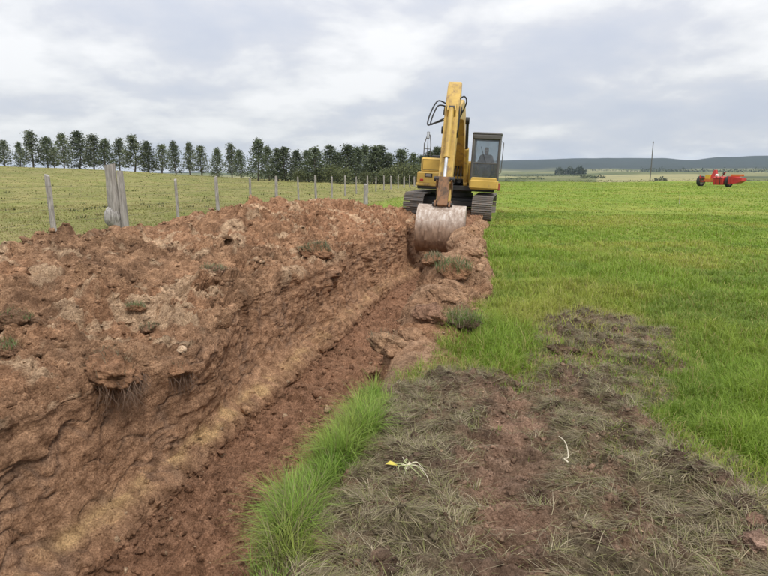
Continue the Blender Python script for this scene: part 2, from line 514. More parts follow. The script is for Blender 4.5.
# right lip: thrown-out lumps from v = 6 on
berm = sstep(4.5, 7.6, vv) * (0.85 + 0.7 * gnoise(vv * 0.9, vv * 0 + 5.1, 46)) * (1 - 0.15 * sstep(11, 15, vv)) * sstep(18.6, 17.0, vv)
cz[:, 18] += 0.20 * berm; cz[:, 19] += 0.22 * berm; cz[:, 20] += 0.08 * berm
for k in (18, 19, 20, 21): cu[:, k] -= (0.10 if k == 18 else 0.46) * sstep(9, 15, vv)
cz[:, 19] -= 0.10 * sstep(17.2, 19.0, vv); cz[:, 20] -= 0.10 * sstep(17.2, 19.0, vv)
cu[:, 17] -= 0.10 * berm; cu[:, 16] -= 0.22 * berm; cu[:, 18] -= 0.04 * berm; cz[:, 17] += 0.12 * berm
cu[:, 19] += 0.10 * berm * gnoise(vv * 1.1, vv * 0, 47)
for k, t_ in ((19, 0.10), (20, 0.20), (21, 0.32)):
    w_ = sstep(5.2, 4.3, vv); cu[:, k] = cu[:, k] * (1 - w_) + t_ * w_; cz[:, k] -= 0.03 * w_
# the dug end below the bucket
end = sstep(18.3, 19.3, vv + 0.25 * gnoise(vv * 0.3, vv * 0, 3))
for k in range(11, 17): cz[:, k] -= 0.25 * sstep(12.5, 16, vv)
for k in range(9, 19):
    cz[:, k] = cz[:, k] * (1 - end) + 0.10 * end
# ground level follows the land
seg = np.minimum(ku.astype(int), len(CP) - 2); ft = ku - seg
# Catmull-Rom for soft parts
def cat(P):
    p0, p1, p2, p3 = (P[:, np.clip(seg + o, 0, len(CP) - 1)] for o in (-1, 0, 1, 2))
    t = ft[None, :]
    return p1 + 0.5 * t * (p2 - p0 + t * (2 * p0 - 5 * p1 + 4 * p2 - p3 + t * (3 * (p1 - p2) + p3 - p0)))
EUu, EZ = cat(cu), cat(cz)
EVv = np.repeat(V1, nc, 1)
# arc length across, for noise coordinates
ss = np.concatenate([[0], np.cumsum(np.hypot(np.diff(EUu.mean(0)), np.diff(EZ.mean(0))))])
S = np.repeat(ss[None, :], nv, 0)
K = np.repeat(ku[None, :], nv, 0)
# normals in the cross-section plane
du, dz = np.gradient(EUu, axis=1), np.gradient(EZ, axis=1)
ln = np.hypot(du, dz) + 1e-9
nu, nz = -dz / ln, du / ln
onbank = sstep(0.4, 1.4, K) * sstep(8.9, 7.9, K)
onwall = sstep(8.2, 9.2, K) * sstep(12.6, 11.6, K)
onfloor = sstep(11.8, 13.0, K) * sstep(16.8, 16.0, K)
onlip = sstep(16.2, 17.6, K) * sstep(21.0, 19.8, K)
wx, wy = S + 0.10 * fbm(S * 3, EVv * 3, 2, 61), EVv + 0.10 * fbm(S * 3, EVv * 3, 2, 62)
L1, c1 = lumps(wx / 0.46, wy / 0.46, 101)
L2, c2 = lumps(wx / 0.20, wy / 0.20, 102)
L3, c3 = lumps(wx / 0.095, wy / 0.095, 103)
L4, c4 = lumps(wx / 0.047, wy / 0.047, 104)
rough = np.clip(0.55 + 1.0 * fbm(S * 0.9, EVv * 0.9, 3, 63), 0.12, 1.3)
big = fbm(S * 0.8, EVv * 0.8, 3, 64)
fine = fbm(S * 9, EVv * 9, 4, 65, 0.6)
ridge_ = 1 - np.abs(fbm(S * 4.3, EVv * 4.3, 5, 68, 0.6))
clod = 0.125 * L1 * (c1 > 0.5) + 0.095 * L2 * (c2 > 0.4) + 0.046 * L3 * (c3 > 0.2) + 0.030 * L4 - 0.05 * np.clip(ridge_ - 0.80, 0, 1) * 4
disp = onbank * (0.12 * big + (0.35 + 0.9 * rough) * (clod - 0.05) + 0.040 * fine)
scr = fbm(S * 4.5 + 0.8 * big, EVv * 0.9, 4, 66, 0.5)                       # scrape marks running along the wall
dig = gnoise(S * 1.2, EVv * 7.0, 67)                               # short fingers at the wall foot
foot = sstep(10.9, 11.8, K) * sstep(13.2, 12.4, K)
disp += onwall * (0.016 * scr + 0.06 * big + 0.014 * fine + np.clip(rough - 0.45, 0, 0.6) * 1.1 * (clod - 0.05) * np.clip(sstep(4.2, 5.6, EVv) + sstep(9.6, 8.4, K), 0, 1) + 0.35 * (rough > 0.75) * (clod - 0.04) * sstep(8.5, 11.5, EVv + 2 * rough))
crk = 1 - np.abs(fbm(S * 2.2 + 0.5 * gnoise(S * 3, EVv * 3, 5), EVv * 0.75 + S * 0.35, 4, 69, 0.55)) * 2.2
sl_ = (fbm(S * 1.3, EVv * 0.8, 3, 70) + 1) * 2.2
slab = (np.floor(sl_) + sstep(0.0, 0.35, sl_ - np.floor(sl_))) / 2.2
disp += onwall * (-0.022 * np.clip(crk - 0.80, 0, 0.2) * 5 + 0.030 * (slab - 1) + (0.35 + 0.65 * sstep(5, 9, EVv)) * (0.012 * fbm(S * 16, EVv * 12, 4, 73, 0.65) + 0.016 * L3 * (c3 > 0.8) + 0.008 * L4 * (c4 > 0.7)))
disp += foot * (0.045 * np.maximum(dig, 0) + 0.03 * L3 + 0.02 * L2)
disp += onfloor * (0.06 * big + (0.4 + 0.8 * rough) * (0.62 * clod + 0.012 * L4) + 0.024 * fine)
disp += onlip * (0.07 * big * sstep(3.5, 6, EVv) + np.clip(berm[:, None], 0, 1.2) * (1.05 * clod) + (1 - np.clip(berm[:, None], 0, 1)) * (0.15 + 0.55 * sstep(4.6, 5.8, EVv)) * clod + 0.01 * fine)
EUu2, EZ2 = EUu + nu * disp, EZ + nz * disp
# overhang-free guard at the outer edges
ex, ey = to_xy(EUu2, EVv)
tz = terrain(ex, ey)
wland = np.clip(sstep(-5.0, -7.5, EUu2) + sstep(-0.3, 0.2, EUu2), 0, 1)
EZ3 = EZ2 + tz * wland
# colours of the soil: brown spoil, smooth pinkish cut, ochre subsoil band, dark red floor
nA_ = fbm(S * 0.8, EVv * 0.8, 4, 71) ; nB_ = fbm(S * 2.6, EVv * 2.6, 4, 72)
BR, DK, PALE, RED = (0.345, 0.210, 0.125), (0.180, 0.104, 0.062), (0.54, 0.395, 0.260), (0.320, 0.162, 0.088)
ec = lerp3(BR, DK, np.clip(0.35 + 1.1 * nB_, 0, 1))
ec = lerp3(0, 1, np.zeros(S.shape)) + ec
mixin = lambda c, tgt, w: c * (1 - np.clip(w, 0, 1)[..., None]) + np.asarray(tgt) * np.clip(w, 0, 1)[..., None]
ec = mixin(ec, RED, 0.40 * np.clip(nA_ * 1.4 + 0.1, 0, 1) + 0.40 * sstep(7, 13, EVv) * onbank)
ec = mixin(ec, PALE, onbank * np.clip((nA_ * 0.7 + nB_ * 1.1 - 0.34) * 2.6, 0, 0.62))
ec = mixin(ec, (0.40, 0.235, 0.140), onwall * (0.62 + 0.35 * scr))
cut = np.clip((scr - 0.25) * 3, 0, 1)
ec = mixin(ec, (0.17, 0.115, 0.085), onwall * np.clip(crk - 0.72, 0, 0.28) * 2.2)
ochre = np.exp(-((K - 11.5 - 0.25 * nA_) / 0.33) ** 2) * sstep(9, 5, EVv) * np.clip(0.75 + 2.2 * fbm(S * 2.0, EVv * 1.3, 3, 75), 0.1, 1) + 0.20 * np.exp(-((K - 11.5) / 0.5) ** 2)
ec = mixin(ec, (0.50, 0.330, 0.170), np.clip(ochre * 1.6, 0, 1) * (0.62 + 1.3 * nB_))
ec = mixin(ec, (0.255, 0.140, 0.085), onfloor * 0.80)
ec = mixin(ec, (0.38, 0.245, 0.155), onlip * np.clip(nB_ * 2 + 0.2, 0, 0.7))
ec = mixin(ec, (0.17, 0.125, 0.085), onlip * sstep(5.2, 4.2, EVv) * 0.8)
vo = np.stack([ex, ey, EZ3], -1)
i, j = np.meshgrid(np.arange(nv - 1), np.arange(nc - 1), indexing='ij')
q = np.stack([i * nc + j, i * nc + j + 1, (i + 1) * nc + j + 1, (i + 1) * nc + j], -1).reshape(-1, 4)
earth = mesh_np('trench', vo.reshape(-1, 3), q, M_SOIL, ec.reshape(-1, 3))
fk = 0.5 * (K[:-1, :-1] + K[1:, 1:])
earth.data.polygons.foreach_set('use_smooth', ((fk > 8.8) & (fk < 12.4)).ravel())
tag(earth, 'long open trench in reddish brown soil with a spoil bank along its left side', None, None, 'structure')

# ------------------------------------------------------------------ trampled muddy ground
def mud_sd(x, y):
    return poly_sd(x, y, MUD) + 0.22 * fbm(x * 1.7, y * 1.7, 3, 81)
STRIP = [gpt(*p) for p in [(255, 640), (262, 530), (272, 500), (300, 468), (345, 412), (376, 388), (388, 410), (384, 440), (352, 482), (330, 512), (305, 560), (290, 640)]]
mx_, my_ = np.meshgrid(np.linspace(-0.75, 4.6, 420), np.geomspace(1.1, 8.2, 430))
mu, mv = to_uv(mx_, my_)
msd = mud_sd(mx_, my_)
wm = sstep(-0.25, 0.05, msd)
rut = np.exp(-((mu - 0.98) / 0.24) ** 4) * sstep(5.4, 4.2, mv)
rut2 = np.exp(-((mu - 2.9) / 0.26) ** 4) * sstep(7.5, 6.0, mv) * sstep(1, 2, mv)
grous = np.clip(2.2 * np.sin((mv + 0.03 * gnoise(mu * 3, mv * 2, 5)) * 2 * math.pi / 0.165), -0.7, 0.8)
ml1, _ = lumps(mx_ / 0.19 + 0.3 * fbm(mx_ * 3, my_ * 3, 2, 1), my_ / 0.19, 201)
ml2, _ = lumps(mx_ / 0.085, my_ / 0.085, 202)
ml3, _ = lumps(mx_ / 0.04, my_ / 0.04, 203)
mn = fbm(mx_ * 2.2, my_ * 2.2, 4, 82)
mz = terrain(mx_, my_) + 0.006 + wm * (0.050 * mn + (1 - 0.75 * rut) * (0.065 * ml1 + 0.048 * ml2) + 0.024 * ml3 + 0.022 * fbm(mx_ * 14, my_ * 14, 3, 83, 0.6)
      - 0.045 * rut - 0.02 * rut2 + (rut + 0.5 * rut2) * 0.052 * grous)
mz = mz - 0.10 * (1 - sstep(-0.42, -0.15, msd)) - 0.4 * sstep(0.12, -0.1, mu)
mcol = lerp3((0.26, 0.170, 0.115), (0.115, 0.080, 0.056), np.clip(0.5 + 1.2 * mn, 0, 1))
mcol = mixin(mcol, (0.36, 0.225, 0.155), (rut + 0.4 * rut2) * 0.7 * np.clip(0.6 + fbm(mx_ * 3, my_ * 3, 3, 84), 0, 1))
mcol = mixin(mcol, (0.16, 0.14, 0.085), np.clip(fbm(mx_ * 2.7, my_ * 2.7, 4, 85) * 2 - 0.1, 0, 0.6) * (1 - rut))
i, j = np.meshgrid(np.arange(mx_.shape[0] - 1), np.arange(mx_.shape[1] - 1), indexing='ij')
ncm = mx_.shape[1]
keep = (msd[:-1, :-1] > -0.5) & (mu[:-1, :-1] > -0.02)
q = np.stack([i * ncm + j, i * ncm + j + 1, (i + 1) * ncm + j + 1, (i + 1) * ncm + j], -1)[keep]
mud = mesh_np('muddy_ground', np.stack([mx_, my_, mz], -1).reshape(-1, 3), q, M_SOIL, mcol.reshape(-1, 3), smooth=False)
tag(mud, 'churned brown mud with track prints and flattened grass', None, None, 'structure')

def mud_z(x, y):
    fx_ = np.clip((x + 0.75) / 5.35 * 419, 0, 418.99); fy_ = np.clip(np.log(y / 1.1) / math.log(8.2 / 1.1) * 429, 0, 428.99)
    i0, j0 = fy_.astype(int), fx_.astype(int); a_, b_ = fy_ - i0, fx_ - j0
    return mz[i0, j0] * (1 - a_) * (1 - b_) + mz[i0 + 1, j0] * a_ * (1 - b_) + mz[i0, j0 + 1] * (1 - a_) * b_ + mz[i0 + 1, j0 + 1] * a_ * b_
bpy.context.view_layer.update()
def hit(px, py):
    d = ray(px, py).normalized(); best = None
    for o in (earth, mud, ground):
        ok, loc, nrm, _ = o.ray_cast(Vector((0, 0, EYE)), d)
        if ok and (best is None or (loc - cam.location).length < (best[0] - cam.location).length):
            best = (loc.copy(), nrm.copy())
    return best
def drop(x, y):
    best = -9e9
    for o in (earth, mud, ground):
        ok, loc, nrm, _ = o.ray_cast(Vector((x, y, 60)), Vector((0, 0, -1)))
        if ok: best = max(best, loc.z)
    return best

# ------------------------------------------------------------------ haze: pale air, its box round everything
m, nd, lk, out = new_mat('air')
pv = nd.new('ShaderNodeVolumePrincipled')
pv.inputs['Color'].default_value = (0.64, 0.79, 1.0, 1)
pv.inputs['Density'].default_value = 0.00007
pv.inputs['Anisotropy'].default_value = 0.2
lk.new(pv.outputs[0], out.inputs['Volume'])
hz = MB().box(-7200, 7200, -7200, 7200, -24, 190, 0.0)
haze = hz.build('haze', m)
tag(haze, 'thin pale haze over the far fields and hills', None, None, 'stuff')

# ------------------------------------------------------------------ loose clods on the bank, the trench floor and the lip
def icosphere(sub):
    import bmesh
    bm = bmesh.new(); bmesh.ops.create_icosphere(bm, subdivisions=sub, radius=1.0)
    v = np.array([p.co[:] for p in bm.verts]); f = np.array([[l.index for l in p.verts] for p in bm.faces]); bm.free()
    return v, f
IV1, IF1 = icosphere(2)
IV0, IF0 = icosphere(1)
IV3, IF3 = icosphere(3)
IV4, IF4 = icosphere(5)
flatP, flatC = vo.reshape(-1, 3), ec.reshape(-1, 3)
area_w = np.gradient(EVv, axis=0) * np.repeat(np.gradient(ss)[None, :], nv, 0)
wgt = (onbank * (0.3 + rough) * 1.0 + onfloor * 0.9 + onlip * (0.05 + 1.2 * berm[:, None]) + foot * 0.6) * area_w
dist = np.hypot(ex, ey)
wgt = wgt * (ey > 1.0) * (EVv < 20) * np.clip(9.0 / dist, 0.4, 2.2)
wgt = (wgt / wgt.sum()).ravel()
def clods(n, smin, smax, power, base, faces, seed, flat=0.7):
    g = np.random.default_rng(seed)
    idx = g.choice(len(flatP), n, p=wgt)
    size = smin * (1 - g.random(n) * (1 - (smin / smax) ** power)) ** (-1 / power)
    nbv = len(base)
    ph = g.random((n, 3)) * 40
    V = base[None] * np.ones((n, 1, 1))
    # angular lumps: cut by a few random planes
    for k in range(11):
        d = g.normal(size=(n, 3)); d /= np.linalg.norm(d, axis=1)[:, None]
        off = 0.30 + 0.45 * g.random(n)
        s_ = np.einsum('nij,nj->ni', V, d)
        V = V - np.maximum(s_ - off[:, None], 0)[..., None] * d[:, None, :]
    V = V * (1 + 0.16 * g.normal(size=(n, nbv, 1)))
    sc = size[:, None] * np.stack([1 + 0.35 * g.random(n), 1 + 0.35 * g.random(n), flat + 0.3 * g.random(n)], 1)
    V = V * sc[:, None, :]
    an = g.random(n) * 6.283
    c_, s_ = np.cos(an), np.sin(an)
    V = np.stack([V[..., 0] * c_[:, None] - V[..., 1] * s_[:, None], V[..., 0] * s_[:, None] + V[..., 1] * c_[:, None], V[..., 2]], -1)
    P = flatP[idx] + np.stack([g.normal(size=n) * 0.01, g.normal(size=n) * 0.01, size * 0.05], 1)
    V = V + P[:, None, :]
    F = faces[None] + (np.arange(n) * nbv)[:, None, None]
    tint = 0.75 + 0.6 * g.random((n, 1))
    pale = (g.random((n, 1)) < 0.05)
    C = flatC[idx] * tint * 0.95
    C = np.where(pale, np.array((0.44, 0.31, 0.20)) * (0.7 + 0.4 * g.random((n, 1))), C)
    C = np.repeat(C[:, None, :], nbv, 1)
    return V.reshape(-1, 3), F.reshape(-1, 3), C.reshape(-1, 3)
a1 = clods(1800, 0.025, 0.085, 2.2, IV1, IF1, 5)
a2 = clods(18000, 0.008, 0.04, 1.4, IV0, IF0, 6)
flatP, flatC = np.stack([mx_, my_, mz], -1).reshape(-1, 3), mcol.reshape(-1, 3) * 1.15
wgt = (sstep(0.0, 0.2, msd) * (mu > 0.1) * np.gradient(my_, axis=0) * (1 - 0.5 * rut)).ravel(); wgt = wgt / wgt.sum()
a3 = clods(5500, 0.006, 0.03, 1.5, IV0, IF0, 8)
Vc = np.concatenate([a1[0], a2[0], a3[0]]); Fc = np.concatenate([a1[1], a2[1] + len(a1[0]), a3[1] + len(a1[0]) + len(a2[0])]); Cc = np.concatenate([a1[2], a2[2], a3[2]])
o = mesh_np('soil_crumbs', Vc, Fc, M_SOIL, Cc, smooth=False)
tag(o, 'loose reddish brown crumbs and clods of dug soil', None, None, 'stuff')

# ------------------------------------------------------------------ grass blades
def blades(P, h, w, lean, C, seed=0, bend=0.5, yaw=None, flat=1.0):
    """one curved blade at each point: five vertices, a quad and a tip"""
    g = np.random.default_rng(seed); n = len(P)
    yaw = g.random(n) * 6.2832 if yaw is None else yaw
    dx, dy = np.cos(yaw), np.sin(yaw)
    tw = yaw + math.pi / 2 + g.normal(size=n) * 0.5
    sx, sy = np.cos(tw) * w * 0.5, np.sin(tw) * w * 0.5
    l1, l2 = lean * 0.35 * h, lean * h
    z1, z2 = h * np.sqrt(np.clip(1 - (lean * 0.6) ** 2, 0.05, 1)) * 0.55, h * np.sqrt(np.clip(1 - lean ** 2 * 0.95, 0.03, 1)) * (1 - bend * 0.25)
    z1, z2 = z1 * flat, z2 * flat
    l1 = l1 + (1 - flat) * 0.15 * h
    m_ = P + np.stack([dx * l1, dy * l1, z1], 1); t_ = P + np.stack([dx * l2, dy * l2, z2], 1)
    sv = np.stack([sx, sy, np.zeros(n)], 1)
    V = np.stack([P - sv, P + sv, m_ + sv * 0.8, m_ - sv * 0.8, t_], 1)
    b = np.arange(n)[:, None] * 5
    Q = b + np.array([[0, 1, 2, 3]]); T = b + np.array([[3, 2, 4]])
    return V.reshape(-1, 3), Q, T, np.repeat(C[:, None, :], 5, 1).reshape(-1, 3)
def blade_obj(name, sets, label, mat=None):
    V, Q, T, C, k = [], [], [], [], 0
    for v, q_, t_, c_ in sets:
        V.append(v); Q.append(q_ + k); T.append(t_ + k); C.append(c_); k += len(v)
    o = mesh_np(name, np.concatenate(V), [np.concatenate(Q), np.concatenate(T)], mat or M_GRASS, np.concatenate(C), smooth=False)
    return tag(o, label, None, None, 'stuff')
G1, G2, G3, G4 = np.array((0.205, 0.305, 0.034)), np.array((0.325, 0.350, 0.062)), np.array((0.36, 0.32, 0.11)), np.array((0.130, 0.205, 0.028))
def sample_polar(n, r0, r1, power, a0, a1, g):
    """density per square metre falls as r**-power"""
    e = 2 - power
    r = (r0 ** e + g.random(n) * (r1 ** e - r0 ** e)) ** (1 / e)
    a = np.radians(a0 + g.random(n) * (a1 - a0))
    return np.sin(a) * r, np.cos(a) * r, r
def clump(x, y, s, sc):                       # tufts: pull points towards cell centres
    ix, iy = np.floor(x / sc), np.floor(y / sc)
    jx, jy = (ix + _h(ix, iy, s)) * sc, (iy + _h(ix, iy, s + 1)) * sc
    return jx, jy, _h(ix, iy, s + 2)
strip_sd = lambda x, y: poly_sd(x, y, STRIP) + 0.07 * fbm(x * 3, y * 3, 3, 87)

def field_grass(n, r0, r1, power, seed):
    g = np.random.default_rng(seed)
    x, y, r = sample_polar(n, r0, r1, power, -10 if r0 < 20 else -3, 46, g)
    sc = np.where(r < 9, 0.16, np.where(r < 25, 0.4, 1.1))
    jx, jy, jid = clump(x, y, 301, sc)
    k = 0.35 * g.random(n)
    x, y = x + (jx - x) * k, y + (jy - y) * k
    u, v = to_uv(x, y)
    sd = mud_sd(x, y)
    edge = np.where(v < 17.5, np.interp(v, [4.2, 5.2, 6.4, 8, 10, 15], [0.05, 0.26, 0.38, 0.42, 0.36, 0.06]) + 0.13 * fbm(v * 1.3, v * 0 + 4, 3, 88), 0.06)
    edge = np.where(v > 26, -7.0, edge)
    thru = (fbm(x * 1.6, y * 1.6, 3, 86) > 0.18) * 0.28 * (r > 3.2) + 0.4 * np.exp(-((y - 4.75) / 0.35) ** 2) * (x > 1.0)
    ok = (u > edge) & ((g.random(n) > sstep(-0.30, 0.14, sd)) | (g.random(n) < thru)) & ~((v < 4.4) & (u < 0.7))
    ok &= ~((u > -4.5) & (u < 0.22) & (v > 17.5) & (v < 26))
    x, y, r, u, v, sd, jid = (q_[ok] for q_ in (x, y, r, u, v, sd, jid)); n = len(x)
    z = terrain(x, y) - 0.01 + 0.05 * sstep(0.6, 0.3, u) * (v < 18)
    z = np.where((sd > -0.2) & (y < 8) & (y > 1.2) & (x < 4.5) & (u > 0.15), np.maximum(z, mud_z(x, y) - 0.01), z)
    t1 = np.clip(0.5 + 1.1 * fbm(x / 1.9, y / 2.6, 4, 89), 0, 1)
    t2 = np.clip(0.48 + 1.7 * fbm(x / 5.0, y / 3.5, 3, 90), 0, 1)
    path = np.exp(-((x - (2.6 + 0.30 * y + 0.0 * y)) / (0.5 + 0.05 * y)) ** 2) * sstep(6, 11, y) * sstep(38, 24, y)
    thin = np.clip(0.5 * t2 + 0.55 * path, 0, 1)
    C = lerp3(G1, G2, np.clip(0.75 * t1 * t2 + 0.45 * thin + 0.25 * (jid - 0.5), 0, 1))
    C = mixin(C, G4, np.clip((0.35 - t1) * 1.8, 0, 0.6))
    dead = g.random(n) < (0.05 + 0.13 * thin + 0.35 * sstep(-0.45, -0.05, sd) + 0.18 * sstep(0.9, 0.4, u))
    C = np.where(dead[:, None], G3 * (0.7 + 0.5 * g.random((n, 1))), C)
    C = C * (0.80 + 0.40 * g.random((n, 1)))
    h = (0.10 + 0.13 * g.random(n)) * (0.75 + 0.6 * t1 * (1 - 0.6 * thin)) * (0.7 + 0.6 * jid)
    h = h * (1 - 0.5 * sstep(-0.5, 0.0, sd))
    w = np.maximum(0.0044, 0.00095 * r) * (0.7 + 0.6 * g.random(n))
    h = h * (1 - 0.55 * sstep(6, 20, r))
    return blades(np.stack([x, y, z], 1), h, w, 0.30 + 0.65 * g.random(n), C, seed + 1)
blade_obj('field_grass', [field_grass(150000, 3.0, 9.0, 1.15, 400), field_grass(165000, 8.5, 26, 1.6, 402), field_grass(85000, 25, 105, 1.75, 404)],
          'lush bright green grass of the field right of the trench')

# tall bright strip of grass on the near right lip
g = np.random.default_rng(410)
sx_ = np.array(STRIP); n = 60000
x = sx_[:, 0].min() - 0.1 + g.random(n) * (np.ptp(sx_[:, 0]) + 0.2); y = 1.3 + g.random(n) * (sx_[:, 1].max() - 1.2)
sd = strip_sd(x, y)
jx, jy, jid = clump(x, y, 305, 0.13)
k = 0.45 * g.random(n); x, y = x + (jx - x) * k, y + (jy - y) * k
ok = (sd > 0) & (g.random(n) < sstep(0, 0.06, sd) * 0.7 + 0.3); x, y, jid, sd = x[ok], y[ok], jid[ok], sd[ok]; n = len(x)
su, sv_ = to_uv(x, y)
z = terrain(x, y) + np.where(su < 0.0, su * 0.8, 0.0) - 0.01
C = lerp3((0.185, 0.315, 0.045), (0.32, 0.375, 0.085), np.clip(0.45 + 1.0 * fbm(x * 3, y * 3, 3, 91) + 0.5 * (jid - 0.5), 0, 1))
low = sstep(2.9, 2.2, y)
C = np.where((g.random(n) < 0.10 + 0.30 * low)[:, None], np.array((0.24, 0.225, 0.10)), C) * (0.7 + 0.55 * g.random((n, 1)))
h = (0.14 + 0.17 * g.random(n)) * (0.65 + 0.7 * jid) * sstep(-0.02, 0.10, sd + 0.04)
blade_obj('verge_grass', [blades(np.stack([x, y, z], 1), h, 0.0036 * (0.7 + 0.7 * g.random(n)), 0.2 + 0.75 * g.random(n), C, 411)],
          'strip of long bright grass on the near right lip of the trench')

# flattened, dying grass over the mud
def dead_grass(n, seed, h0, h1, l0, l1, mode):
    g = np.random.default_rng(seed)
    x, y, r = sample_polar(n, 1.5, 8.0, 1.1, -28, 46, g)
    sd = mud_sd(x, y); u, v = to_uv(x, y)
    jx, jy, jid = clump(x, y, 310, 0.21)
    k = 0.55 * g.random(n); x, y = x + (jx - x) * k, y + (jy - y) * k
    rutm = np.exp(-((u - 0.98) / 0.20) ** 4) * sstep(5.2, 4.4, v)
    dens = np.clip(0.62 + 1.5 * fbm(x * 1.3, y * 1.3, 3, 92), 0.10, 1) * (1 - 0.92 * rutm) * (0.35 + 0.65 * (jid > 0.35))
    dens = np.maximum(dens, 0.9 * sstep(0.5, 0.05, sd))
    dens = np.maximum(dens, 0.85 * np.exp(-((u - 2.1) / 0.5) ** 2))
    ok = (sd > -0.25) & (g.random(n) < dens) & (u > 0.02)
    if mode == 1: ok &= (g.random(n) < np.clip(0.35 + 1.6 * fbm(x * 0.9, y * 0.9, 2, 93), 0, 1)) & (sd > -0.1)
    x, y, u, v, sd, jid = (q_[ok] for q_ in (x, y, u, v, sd, jid)); n = len(x)
    z = mud_z(x, y) + 0.004
    pal = np.array([(0.34, 0.285, 0.175), (0.22, 0.175, 0.110), (0.245, 0.225, 0.100), (0.46, 0.39, 0.26), (0.11, 0.08, 0.05), (0.21, 0.225, 0.075)])
    pr = np.array([0.24, 0.24, 0.2, 0.08, 0.14, 0.10]) if mode == 0 else np.array([0.22, 0.12, 0.30, 0.07, 0.04, 0.25])
    C = pal[g.choice(6, n, p=pr)] * (0.7 + 0.6 * g.random((n, 1)))
    fl = fbm(x * 1.1, y * 1.1, 2, 94) * 5 + (jid * 4.5) + g.normal(size=n) * 0.9
    h = h0 + (h1 - h0) * g.random(n) ** 1.5
    ln_ = l0 + (l1 - l0) * g.random(n)
    return blades(np.stack([x, y, z], 1), h, 0.0027 * (0.6 + 0.7 * g.random(n)), ln_, C, seed + 1, yaw=fl, flat=(0.10 + 0.35 * g.random(n) ** 2) if mode == 0 else 1.0)
blade_obj('flattened_grass', [dead_grass(390000, 420, 0.05, 0.19, 0.86, 1.02, 0), dead_grass(15000, 424, 0.04, 0.11, 0.45, 0.95, 1)],
          'flattened grey and olive grass lying over the mud')

# rough meadow beyond the bank and the fence
def meadow(n, r0, r1, power, seed):
    g = np.random.default_rng(seed)
    x, y, r = sample_polar(n, r0, r1, power, -46, 8, g)
    u, v = to_uv(x, y)
    ok = (u < -6.7 + 0.4 * fbm(v * 0.8, v * 0, 2, 95)) & ((y < 108) | (x < -20)); x, y, r = x[ok], y[ok], r[ok]; n = len(x)
    z = terrain(x, y) - 0.01
    t = np.clip(0.5 + 0.9 * fbm(x / 1.8, y / 2.4, 4, 96) + 1.0 * fbm(x / 9, y / 12, 2, 99), 0, 1)
    tuft = (fbm(x / 0.9, y / 1.3, 3, 97) > 0.58 + 0.10 * g.random(n)) & (fbm(x / 7, y / 9, 2, 98) > -0.15)
    C = lerp3((0.285, 0.252, 0.098), (0.195, 0.200, 0.056), t)
    C = np.where(tuft[:, None], np.array((0.095, 0.105, 0.035)), C)
    C = np.where((g.random(n) < 0.15 + 0.55 * sstep(24, 14, r))[:, None], np.array((0.34, 0.28, 0.145)), C) * (0.92 + 0.16 * g.random((n, 1)))
    h = (0.03 + 0.04 * g.random(n)) * (1 + 1.6 * tuft)
    w = np.maximum(0.006, 0.0014 * r) * (0.7 + 0.6 * g.random(n))
    return blades(np.stack([x, y, z], 1), h, w, 0.3 + 0.6 * g.random(n), C, seed + 1)
blade_obj('meadow_grass', [meadow(58000, 9, 30, 1.5, 430), meadow(46000, 28, 150, 1.75, 432)],
          'rough yellowish meadow grass with darker tufts beyond the fence')

# ------------------------------------------------------------------ trees
def ordinal(n):
    w = ['first', 'second', 'third', 'fourth', 'fifth', 'sixth', 'seventh', 'eighth', 'ninth', 'tenth', 'eleventh', 'twelfth', 'thirteenth',
         'fourteenth', 'fifteenth', 'sixteenth', 'seventeenth', 'eighteenth', 'nineteenth', 'twentieth', 'twenty-first', 'twenty-second']
    return w[n - 1]
def leaf_quads(cen, size, g, dark, light, squash=0.7):
    """small leaf sprays round the given centres"""
    n = len(cen)
    d1 = g.normal(size=(n, 3)); d1 /= np.linalg.norm(d1, axis=1)[:, None]
    d2 = np.cross(d1, g.normal(size=(n, 3))); d2 /= np.linalg.norm(d2, axis=1)[:, None]
    a_ = size[:, None] * (0.5 + 0.7 * g.random((n, 1)))
    V = np.stack([cen - d1 * a_ - d2 * a_ * 0.28, cen + d1 * a_ * 0.1 - d2 * a_ * 0.5, cen + d1 * a_, cen + d1 * a_ * 0.0 + d2 * a_ * 0.45], 1)
    C = np.asarray(dark) + (np.asarray(light) - np.asarray(dark)) * g.random((n, 1))
    return V, np.repeat(C[:, None, :], 4, 1)
